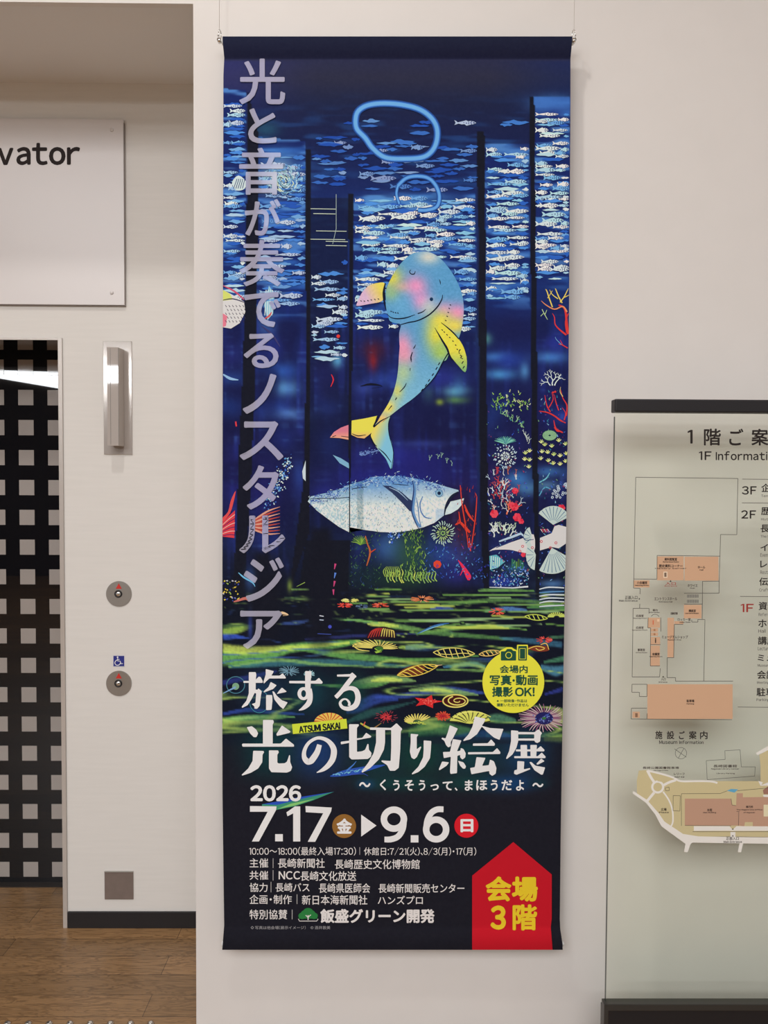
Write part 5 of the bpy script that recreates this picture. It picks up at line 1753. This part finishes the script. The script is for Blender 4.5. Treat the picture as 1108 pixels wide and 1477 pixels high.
P = Print()
P.poly([(740.5, 1214.5), (796, 1261.3), (796, 1325), (794.6, 1337), (797.2, 1370), (681.2, 1370), (681.2, 1263)], (186, 26, 40), 0, 4)
YE = (236, 190, 44)
P.text('会場', (700.5, 1264, 776, 1300.5), YE, 1.5, 1e-3, em=1.02)
P.text('3', (707.5, 1306, 730, 1341), YE, 1.7, 1e-3)
P.text('階', (739.5, 1304.5, 775, 1342), YE, 1.2, 1e-3)
cloth_print(P, 'floor_arrow_lettering', 0.0024)

# rods in the pockets
for nm, yy, xa, xb in (('top_rod', 62, 320.4, 827.0), ('bottom_rod', 1361, 320.2, 813.2)):
    a, b = pix(xa, yy, YBAN + 0.0068), pix(xb, yy, YBAN + 0.0068)
    bm = bmesh.new()
    tube(bm, [tuple(a), tuple(a + (b - a) * .5), tuple(b)], 0.0062, 20)
    done(nm, bm, M_rod, banner, True)

# hooks and wires
for px_h, lab in ((316.5, 'silver wire hook at the banner corner closer to the lift alcove'), (828.0, 'silver wire hook at the banner corner above the floor map')):
    t = pix(px_h, 50, YBAN)
    k = 1 / 504.0
    hk = empty('hanging_hook', (float(t[0]), YBAN, float(t[2] - 13 * k)))
    tag(hk, lab, 'hook', 'banner hanging hooks')
    x, z = float(t[0]), float(t[2])
    s = 1 if px_h < 500 else -1
    bm = bmesh.new()
    pts = []
    for i in range(24):
        a = 2 * math.pi * i / 24
        pts.append((x + s * (.0015 + .0022 * math.sin(a)), YBAN + .007 * math.sin(a), z + .0 * k + .0005 + .0125 * math.cos(a)))
    tube(bm, pts, .0013, 8, True)
    done('ring', bm, M_chrome, hk, True)
    bm = bmesh.new()
    cyl(bm, (x, YBAN + .006, z - .0165), .0058, .012, 'Y', 20)
    tube(bm, [(x - s * .004, YBAN - .005, z - .004), (x, YBAN - .0065, z - .010), (x + s * .0035, YBAN - .005, z - .016)], .0016, 8)
    done('swivel', bm, M_chrome, hk, True)
    bm = bmesh.new()
    tube(bm, [(x, YBAN, z + .013), (x, YBAN, z + .6), (x, YBAN, CEIL)], .0005, 6)
    done('wire', bm, M_chrome, hk)

# ------------------------------------------------------------------ lift signage and fittings
YS = YB - 0.014
x0, x1, z1, z0 = *rect(60, 171.5, 178.6, 439.5, YS)[:2], rect(60, 171.5, 178.6, 439.5, YS)[3], rect(60, 171.5, 178.6, 439.5, YS)[2]
XL = x1 - 1.05
sign = empty('lift_sign', ((XL + x1) / 2, YB, z0))
tag(sign, 'white acrylic sign with black lift lettering above the lift door', 'sign')
boxes('sign_panel', [(XL, x1, YS, YS + .005, z0, z1)], M_acryl, sign, bevel=.0008)
boxes('standoff_frame', [(XL + .006, x1 + .002, YS + .005, YB, z0 - .002, z1 - .01)], M_acryl_edge, sign)
for px_s, py_s in ((161.3, 187.3), (161.3, 422.3)):
    for xx in (float(pix(px_s, py_s, YS)[0]), XL + .045):
        p = pix(px_s, py_s, YS)
        bm = bmesh.new()
        cyl(bm, (xx, YS + .0005, float(p[2])), .0068, .004, 'Y', 24, .0055)
        done('screw_cap', bm, M_acryl, sign, True)
P = Print()
LET = (40, 33, 32)
# the word runs on beyond the picture's edge: 'ator' is measured, the letters before it follow at the same size
P.text('ator', (23.5, 206, 115.5, 238.2), LET, 1.15, gap=.055)
P.text('v', (-4, 213.2, 19.5, 238.0), LET, 1.15)
P.text('e', (-29, 213, -6, 238.2), LET, 1.0)
P.text('l', (-39, 203, -36, 238.0), LET, .9)
P.text('E', (-66, 204.5, -45, 238.0), LET, 1.0)
on_sign = lambda px, py, off: pix(px, py, YS - off)
P.build('sign_lettering', on_sign, .0004, M_ink, sign)

# hall lantern
yl = YB - .004
a = rect(149.2, 492, 190.3, 655.5, yl)
lant = empty('hall_lantern', ((a[0] + a[1]) / 2, YB, a[2]))
tag(lant, 'tall narrow steel lift arrival lamp beside the black door', 'lamp')
boxes('back_plate', [(a[0], a[1], yl, YB, a[2], a[3])], material('lantern plate', rgba((172, 164, 158)), 0.12, 0.25, 0.6), lant, bevel=.001)
yf = YB - .06
b = rect(154.5, 500.5, 171.5, 643, yf)
boxes('lamp_body', [(b[0], b[1], yf, yl, b[2], b[3])], material('lantern lens', rgba((166, 158, 152)), 0.03, 0.0, 0.6), lant, bevel=.0015)
boxes('lens_seam', [(b[0] + .0115, b[0] + .0125, yf - .0003, yf + .002, b[2] + .004, b[3] - .004), (b[1] - .0016, b[1] - .0006, yf - .0003, yf + .002, b[2] + .002, b[3] - .002)], M_frame, lant)

# call buttons
for i, (cy, lab) in enumerate(((856.5, 'round steel lift call button, upper of two, with a red up arrow'), (985.5, 'round steel lift call button under the blue wheelchair sticker'))):
    c = pix(171.7, cy, YB)
    x, z = float(c[0]), float(c[2])
    bt = empty('call_button', (x, YB, z))
    tag(bt, lab, 'button', 'lift call buttons')
    bm = bmesh.new()
    cyl(bm, (x, YB + .001, z), .0462, .0045, 'Y', 64, .0452)
    done('face_plate', bm, M_steel2, bt)
    xo = x - .0012
    bm = bmesh.new()
    tube(bm, [(xo + .0115 * math.cos(2 * math.pi * k / 32), YB - .0042, z + .0115 * math.sin(2 * math.pi * k / 32)) for k in range(32)], .0026, 10, True)
    done('collar', bm, M_black, bt, True)
    bm = bmesh.new()
    bmesh.ops.create_uvsphere(bm, u_segments=24, v_segments=14, radius=.0098, matrix=Matrix.Translation((xo, YB - .0035, z)) @ Matrix.Scale(.55, 4, (0, 1, 0)))
    done('push_knob', bm, M_chrome, bt, True)
    bm = bmesh.new()
    zz = z + .0185
    vs = [(-.0108, 0), (.0108, 0), (0, .0195)]
    f = [bm.verts.new((x + u + .0006, YB - .0046, zz + v)) for u, v in vs]
    g = [bm.verts.new((x + u + .0006, YB - .0034, zz + v)) for u, v in vs]
    bm.faces.new(f)
    bm.faces.new(g[::-1])
    for k in range(3):
        bm.faces.new((f[k], f[(k + 1) % 3], g[(k + 1) % 3], g[k]))
    done('up_arrow', bm, M_red, bt)

# wheelchair sticker
a = rect(163.2, 945.3, 179.8, 961.6, YB)
st = boxes('wheelchair_sticker', [(a[0], a[1], YB - .0012, YB - .0001, a[2], a[3])], material('blue sticker', rgba((34, 42, 122)), .4))
tag(st, 'small blue wheelchair sticker between the two call buttons', 'sticker')
P = Print()
WS = (226, 222, 226)
E_ = lambda p: Q(7.383, 140, 820, p)
P.disc(E_([(219, 944)])[0], 1.2, WS, 0, None, 14)
P.brush(E_([(219, 955), (221, 985), (246, 986), (258, 1016), (274, 1012)]), .95, WS)
P.brush(E_([(220, 968), (240, 968)]), .8, WS)
P.brush(E_([(214, 972), (196, 988), (190, 1008), (202, 1026), (222, 1030), (242, 1020), (248, 1004)]), 1.0, WS, 0, 5)
P.line(E_([(172, 928), (292, 928), (292, 1043), (172, 1043)]), .5, WS, 0, True)
P.build('wheelchair_pattern', lambda px, py, off: pix(px, py, YB - .0012 - off), .0002, M_ink, st)

# blank plate low on the wall
a = rect(151.3, 1256.3, 192.6, 1296.6, YB)
pl = empty('cover_plate', ((a[0] + a[1]) / 2, YB, a[2]))
tag(pl, 'square grey brown blank cover plate low on the alcove wall', 'cover plate')
boxes('plate_body', [(a[0], a[1], YB - .004, YB, a[2], a[3] - .002)], M_plate, pl, bevel=.0008)
boxes('top_lip', [(a[0], a[1], YB - .007, YB, a[3] - .002, a[3])], M_steel2, pl)

# steel paving studs along the alcove's threshold
for i, sx in enumerate((13, 43, 73, 103, 132, 161, 190, 219)):
    p = pixfloor(sx, 1473)
    bm = bmesh.new()
    m = Matrix.Translation((float(p[0]), float(p[1]) - .012, 0))
    bmesh.ops.create_cone(bm, cap_ends=True, segments=28, radius1=.0115, radius2=.0085, depth=.005, matrix=m @ Matrix.Translation((0, 0, .0025)))
    bmesh.ops.create_cone(bm, cap_ends=True, segments=28, radius1=.0085, radius2=.0045, depth=.001, matrix=m @ Matrix.Translation((0, 0, .0055)))
    s_ = done('floor_stud', bm, M_chrome, None, True)
    nth = ['farthest from the banner wall', 'second from the far end', 'third from the far end', 'fourth from the far end', 'fourth from the banner wall', 'third from the banner wall', 'second from the banner wall', 'closest to the banner wall'][i]
    tag(s_, 'small round steel tactile stud on the wood floor, ' + nth, 'floor stud', 'tactile floor studs')

# ------------------------------------------------------------------ the floor-guide stand: a glass sheet printed with plans
YG = -0.17
board = empty('guide_board', (0, 0, 0))
ga = rect(889.5, 600, 1108, 1443, YG)
gx0 = float(pix(880.8, 1020, YG)[0])
gx1 = gx0 + 0.86
gz1, gz0 = float(pix(1000, 580, YG)[2]), float(pix(890, 1449, YG - .012)[2])
board.location = ((gx0 + gx1) / 2, YG, 0)
bpy.context.view_layer.update()
tag(board, 'freestanding clear glass floor guide printed with building plans, black top rail and base', 'information board')
boxes('glass_pane', [(gx0, gx1, YG, YG + .008, gz0 - .006, gz1)], M_glass, board)
boxes('pane_edge', [(gx0 - .0012, gx0, YG, YG + .008, gz0, gz1 - .04)], material('pane edge', (0.05, 0.06, 0.05, 1), .25), board)
rz0, rz1 = float(pix(889, 595, YG)[2]), float(pix(889, 576, YG)[2])
bm = bmesh.new()
box(bm, gx0 - .005, gx1 + .005, YG - .014, YG + .022, rz0, rz1, .004, 3)
done('top_rail', bm, M_bar, board)
bz = gz0
boxes('base_frame', [(gx0 - .008, gx1 + .008, YG - .012, YG + .014, bz - .018, bz), (gx0 - .008, gx0 + .004, YG - .012, YG + .022, 0, bz - .016), (gx1 - .004, gx1 + .008, YG - .012, YG + .022, 0, bz - .016)], M_frame, board, bevel=.0015)
boxes('base_panel', [(gx0 + .004, gx1 - .004, YG - .008, YG + .018, 0.0, bz - .018)], M_black, board)
on_glass = lambda px, py, off: pix(px, py, YG - off)
DKT, GRY = (44, 38, 36), (92, 88, 80)
P = Print()
P.text('1', (992, 620, 999.3, 639.8), DKT, .55)
for ch, x0_, x1_ in (('階', 1015.5, 1040), ('ご', 1052, 1072.5), ('案', 1084, 1108.5), ('内', 1119, 1141)):
    P.text(ch, (x0_, 618.3, x1_, 642.6), DKT, .5)
P.text('1F', (1008.3, 651, 1026.5, 663.6), DKT, .3, gap=.1)
P.text('Information', (1032.6, 650.8, 1126, 663.9), DKT, .3, gap=.07)
for y in (691, 725.3, 860.2, 1019.8):
    P.line([(1071 - (y - 691) * .02, y), (1185, y + 1.2)], .8, GRY)
for s, c, x, y0, y1 in (('3F', DKT, 1070.3, 701.2, 713.4), ('2F', DKT, 1069.4, 736, 748), ('1F', (150, 50, 44), 1068.6, 871, 883)):
    P.text(s, (x, y0, x + 21.3 - (2.5 if s == '1F' else 0), y1), c, .3, gap=.08)
for s, e, x, y0, y1, ye0, ye1 in (('企画展示室', 'Temporary Exhibition', 1098.3, 697.5, 710, 713.2, 718.2), ('歴史文化展示室', 'History and Culture', 1098, 731, 743, 747, 751.6), ('長崎奉行所', 'The Magistrate Office', 1097.2, 756, 768, 771.6, 776.6),
                                 ('イベント室', 'Event Room', 1097, 784, 795, 798, 803.2), ('レストラン', 'Restaurant', 1096.8, 808.4, 819, 823, 828), ('伝統工芸体験工房', 'Craft Studio', 1095.3, 833, 845, 848.4, 853.2),
                                 ('資料閲覧室', 'Reference Room', 1094.4, 868, 880, 883.8, 888.6), ('ホール', 'Hall', 1094, 893.5, 904.6, 907.6, 912.6), ('講座室', 'Lecture Room', 1093.4, 918, 930, 933, 938),
                                 ('ミュージアムショップ', 'Museum Shop', 1093, 943.4, 954, 957.6, 962.6), ('会議室', 'Meeting Room', 1092.2, 967, 979.4, 982.6, 987.4), ('駐車場', 'Parking', 1091.4, 992, 1004.4, 1007.2, 1012.4)):
    wd = len(s) * 13.2
    P.text(s, (x, y0, x + wd, y1), DKT, .25)
    P.text(e, (x, ye0, x + len(e) * 2.62, ye1), (84, 78, 74), .05, gap=.06)
P.text('施', (945.4, 1054, 955.6, 1066), DKT, .25)
for ch, x in (('設', 962), ('ご', 979.5), ('案', 994), ('内', 1010)):
    P.text(ch, (x, 1054.4, x + (8.4 if ch == 'ご' else 10.8), 1066.2), DKT, .25)
P.text('Museum', (951, 1068, 977, 1073.2), DKT, .12, gap=.06)
P.text('Information', (980, 1068, 1015, 1073.2), DKT, .12, gap=.06)
P.build('heading_lettering', on_glass, .0004, M_ink, board)

# plan of the ground floor
P = Print()
SAL = (197, 160, 130)
for r in [(948, 802.5, 986.4, 837), (987.6, 803, 1036.6, 837.5), (914.6, 837, 937, 847.4), (986.6, 872.5, 1012, 892), (935, 891, 952.3, 905.4), (938.8, 906.2, 949.4, 911.2), (938.8, 912.2, 949.4, 917.2), (938.8, 918.8, 952.4, 929.6), (938.4, 931, 952, 960.4),
          (963, 891, 972.4, 948), (973, 896, 986, 900), (934, 987, 1057, 1037), (912.5, 1026.5, 923, 1035.5)]:
    P.rect(*r, SAL)
LN = (74, 70, 64)
LNS = [[(917.2, 688.4), (1064.6, 690.2), (1063, 771.2), (1039.6, 771), (1037.6, 838), (1037.4, 855.6), (987, 855.8)], [(917.2, 688.4), (914.4, 835.2), (947.8, 835.4), (948, 801.2), (1038.6, 802.2)],
       [(914.4, 835.2), (914, 848.2), (923.6, 848.6), (923.4, 857)], [(923, 870.8), (922.8, 877.4), (913.4, 877.6), (912, 976.4), (951.6, 976.4), (952.6, 964)], [(922.8, 877.4), (936.4, 877.6), (936.4, 885)],
       [(935, 890.6), (934.6, 905.6), (938.6, 905.8), (938.2, 960.6), (952.2, 960.6)], [(953.4, 890.6), (953.4, 911)], [(938.6, 929.8), (952.8, 929.8)], [(1037.4, 838.2), (1013.6, 838.4), (1013, 893)],
       [(987, 871.4), (1013.2, 871.4)], [(998, 894), (998, 897.2), (1006.8, 897.2), (1006.8, 893.4), (1017, 893.6), (1015.4, 982.4)], [(985.6, 900.6), (972.8, 900.6), (972, 948.6), (962.6, 948.6), (962.4, 977.4), (974.6, 977.4), (974.6, 982.6), (1057.6, 982.4)],
       [(911.8, 987), (933.6, 987), (933.4, 1004.6), (922.4, 1004.6), (922.4, 998.6), (911.6, 998.6), (911.8, 987)], [(933.4, 1021.4), (911, 1021.6), (910.6, 1037), (1056, 1038)], [(933.6, 1029), (933.4, 1036.6)]]
for l in LNS:
    P.line(l, .75, LN, 1e-4)
for k in range(10):
    for yy in (857.5, 865):
        P.rect(991.4 + k * 1.7, yy, 992.3 + k * 1.7, yy + 4.6, (96, 94, 94), 1e-4)
P.brush([(939.5, 889), (942, 886.6), (945, 886), (948.6, 887), (950.8, 889.4)], .7, LN, 1e-4)
TD = (64, 52, 46)
for s, x0_, y0_, x1_, y1_, c in [('資料閲覧室', 958.6, 804.6, 976.8, 808.8, TD), ('Reference Room', 956.4, 809.4, 979.4, 811.4, TD), ('歴史資料コーナー', 950.6, 814, 984.8, 818.4, TD), ('History Corner', 945, 819, 990.6, 821, TD), ('ホール', 1006.6, 816.4, 1017.4, 820, TD), ('Hall', 1009.4, 821, 1014.6, 823, TD),
                                 ('小会議室', 918.8, 838.4, 933.8, 842.6, TD), ('Meeting Room', 916.4, 843.4, 936, 845.6, TD), ('入口', 960, 839.6, 975, 843.8, (160, 60, 54)), ('Entrance', 958.8, 844.4, 976.6, 846.2, (150, 80, 70)), ('ホワイエ', 992, 842.6, 1006.4, 846.6, TD), ('Foyer', 995.4, 847.6, 1002.8, 849.4, TD),
                                 ('正面入口', 901.6, 859.4, 919.6, 864.4, DKT), ('Main Entrance', 893, 865, 919.8, 867.8, DKT), ('エントランスホール', 944, 861.4, 977, 866, TD), ('Entrance Hall', 950.6, 867, 970, 869, TD), ('案内', 941.6, 878.4, 948.6, 881.8, TD), ('Information', 936.4, 882.4, 951.6, 884.2, TD),
                                 ('自動販売機', 967.6, 883, 977.6, 886.6, TD), ('ロッカー室', 977.6, 891.4, 996.4, 895.6, TD), ('Locker Room', 980, 896.4, 996, 898.4, TD), ('講座室', 993.6, 879, 1004, 882.8, TD), ('Lecture Room', 988.6, 883.6, 1008, 885.4, TD), ('応接室', 917.4, 886.4, 928.6, 890.2, TD), ('Reception', 914, 891, 933.4, 893, TD),
                                 ('応接室', 917.4, 903.4, 928.6, 907.2, TD), ('Reception Room', 912, 908, 934, 910, TD), ('事務室', 919.8, 935.4, 930.6, 939.4, TD), ('Office Room', 917, 940.4, 933.6, 942.2, TD), ('会議室', 941, 941.4, 951.6, 945.4, TD), ('Meeting Room', 937, 946.2, 955.6, 948.2, TD),
                                 ('ミュージアムショップ', 954.8, 916.6, 992.4, 921, TD), ('Museum Shop', 963, 922, 983, 924, TD), ('入口', 953.6, 977.6, 960.4, 981.6, TD), ('Entrance', 950.4, 983, 962.8, 984.8, TD), ('駐車場', 990.6, 1009, 1001.6, 1013, TD), ('Parking', 990.6, 1014.2, 1001.4, 1016.4, TD)]:
    P.text(s, (x0_, y0_, x1_, y1_), c, .1, 2e-4)
for x, y in ((967.4, 838), (956.8, 976)):
    P.poly([(x - 1.6, y + 1.2), (x + 1.6, y + 1.2), (x, y - 1.4)], DKT, 2e-4)
P.poly([(921.6, 862.2), (921.6, 865.4), (923.6, 863.8)], DKT, 2e-4)
P.rect(957, 824.5, 963, 833.5, (222, 200, 176), 1e-4)
P.rect(958.4, 826, 961.6, 832, (120, 100, 84), 2e-4)
P.rect(916.4, 1028.6, 920, 1034.4, (130, 100, 80), 2e-4)
P.disc((945.8, 921.2), .9, DKT, 2e-4, None, 10)
P.rect(945, 922.2, 946.6, 927.4, DKT, 2e-4)
P.rect(941.6, 894.6, 943, 901, (200, 100, 70), 2e-4)
P.rect(948, 893, 951.4, 896.6, (226, 190, 160), 2e-4)
for y in (907.4, 913.4):
    P.rect(943, y, 945.6, y + 2.8, (160, 116, 86), 2e-4)
P.build('floor_plan_print', on_glass, .0004, M_ink, board)

# plan of the grounds
P = Print()
M_ = lambda p: Q(4.468, 860, 1030, p)
BEI, ROAD, BLD = (193, 181, 140), (220, 217, 210), (180, 144, 122)
P.poly(M_([(275, 364), (335, 360), (420, 385), (500, 405), (540, 436), (700, 432), (1000, 432), (1500, 436), (1500, 800), (880, 788), (660, 790), (560, 776), (440, 700), (340, 572), (300, 545), (264, 512), (262, 430)]), BEI)
P.poly(M_([(240, 495), (330, 555), (405, 640), (440, 692), (560, 772), (660, 788), (880, 792), (1500, 800), (1500, 842), (620, 828), (608, 840), (590, 891), (567, 888), (576, 836), (420, 722), (380, 645), (322, 572), (236, 512)]), ROAD, 5e-5)
P.poly(M_([(925, 832), (948, 832), (934, 891), (913, 889)]), ROAD, 6e-5)
P.ring(M_([(397, 470)])[0], 35 / 4.468, 14 / 4.468, ROAD, 7e-5)
P.disc(M_([(397, 470)])[0], 28 / 4.468, BEI, 6e-5)
for pts, wd in [([(330, 362), (352, 405), (375, 440)], 17), ([(330, 560), (350, 535), (374, 506)], 17), ([(432, 500), (470, 556), (492, 620), (495, 690), (484, 722)], 10), ([(436, 458), (470, 440), (515, 425)], 16), ([(338, 366), (420, 385), (500, 410), (545, 432), (660, 432), (740, 434), (782, 444)], 12)]:
    P.brush(M_(pts), wd / 4.468, ROAD, 7e-5, 4)
P.poly(M_([(350, 378), (480, 412), (440, 440), (398, 432)]), BEI, 8e-5)
P.poly(M_([(572, 545), (870, 545), (878, 588), (902, 590), (906, 510), (946, 510), (946, 536), (1400, 530), (1400, 722), (1108, 722), (1010, 726), (1010, 696), (960, 696), (955, 724), (920, 718), (572, 718)]), BLD, 8e-5)
P.poly(M_([(1080, 584), (1400, 584), (1400, 660), (1080, 660)]), (214, 206, 172), 9e-5)
P.poly(M_([(630, 722), (860, 722), (880, 745), (905, 722), (1400, 726), (1400, 752), (630, 752)]), ROAD, 9e-5)
P.poly(M_([(866, 760), (898, 760), (898, 800), (866, 800)]), ROAD, 9e-5)
P.poly(M_([(842, 494), (872, 482), (916, 485), (892, 506)]), (96, 160, 190), 9e-5)
P.poly(M_([(1030, 250), (1108, 206), (1180, 190), (1190, 204), (1110, 232), (1040, 264)]), ROAD, 9e-5)
P.poly(M_([(1052, 262), (1110, 232), (1400, 200), (1400, 440), (1060, 436), (1060, 330)]), BEI, 4e-5)
P.poly(M_([(1045, 430), (1075, 440), (1065, 458), (1108, 440), (1400, 436), (1400, 452), (1060, 462)]), ROAD, 1e-4)
P.poly(M_([(1075, 490), (1108, 466), (1400, 460), (1400, 516), (1080, 516)]), (150, 110, 96), 9e-5)
P.poly(M_([(1075, 520), (1400, 518), (1400, 536), (1080, 534)]), ROAD, 1e-4)
for l, cl in [([(710, 300), (832, 292), (830, 236), (928, 230), (936, 340), (1026, 340), (1022, 400), (716, 422)], True), ([(550, 720), (550, 513), (800, 512), (846, 494)], False), ([(910, 494), (1108, 476)], False), ([(497, 525), (543, 526), (540, 625), (496, 622)], True),
              ([(445, 475), (470, 470), (472, 492), (450, 495)], True), ([(572, 718), (870, 720)], False), ([(622, 758), (1300, 758)], False), ([(870, 545), (876, 586), (902, 590)], False), ([(920, 630), (918, 720)], False), ([(905, 628), (925, 628)], False)]:
    P.line(M_(l), .55, LN, 1.2e-4, cl)
c = M_([(547, 252)])[0]
P.ring(c, 8.2, .55, LN)
P.line(M_([(505, 224), (582, 278)]), .6, LN)
P.line(M_([(530, 284), (566, 220)]), .6, LN)
for s, q in [('本館', (715, 608, 748, 628)), ('Main Building', (690, 630, 774, 640)), ('奉行所', (966, 590, 1012, 606)), ('The Magistrate Office', (905, 612, 1072, 622)), ('of Nagasaki', (950, 630, 1024, 640)), ('正面入口', (838, 792, 920, 812)), ('Main Entrance', (822, 816, 940, 830)), ('広場', (418, 605, 454, 624)), ('Plaza', (406, 628, 468, 638)),
             ('レリーフ', (502, 378, 570, 394)), ('Relief Wall', (506, 400, 568, 410)), ('長崎図書館', (756, 326, 908, 344)), ('Nagasaki Library Center', (742, 348, 922, 360)), ('Library Parking', (776, 378, 894, 388)), ('長崎公園図書館車場', (300, 338, 534, 354)), ('Heritage Exhibit', (370, 360, 466, 368))]:
    b = M_([(q[0], q[1]), (q[2], q[3])])
    P.text(s, (b[0][0], b[0][1], b[1][0], b[1][1]), TD, .08, 2e-4)
for u, v in ((881, 740), (881, 784)):
    x, y = M_([(u, v)])[0]
    P.poly([(x - 1.3, y + 1), (x + 1.3, y + 1), (x, y - 1.2)], DKT, 2e-4)
P.build('site_map_print', on_glass, .0004, M_ink, board)
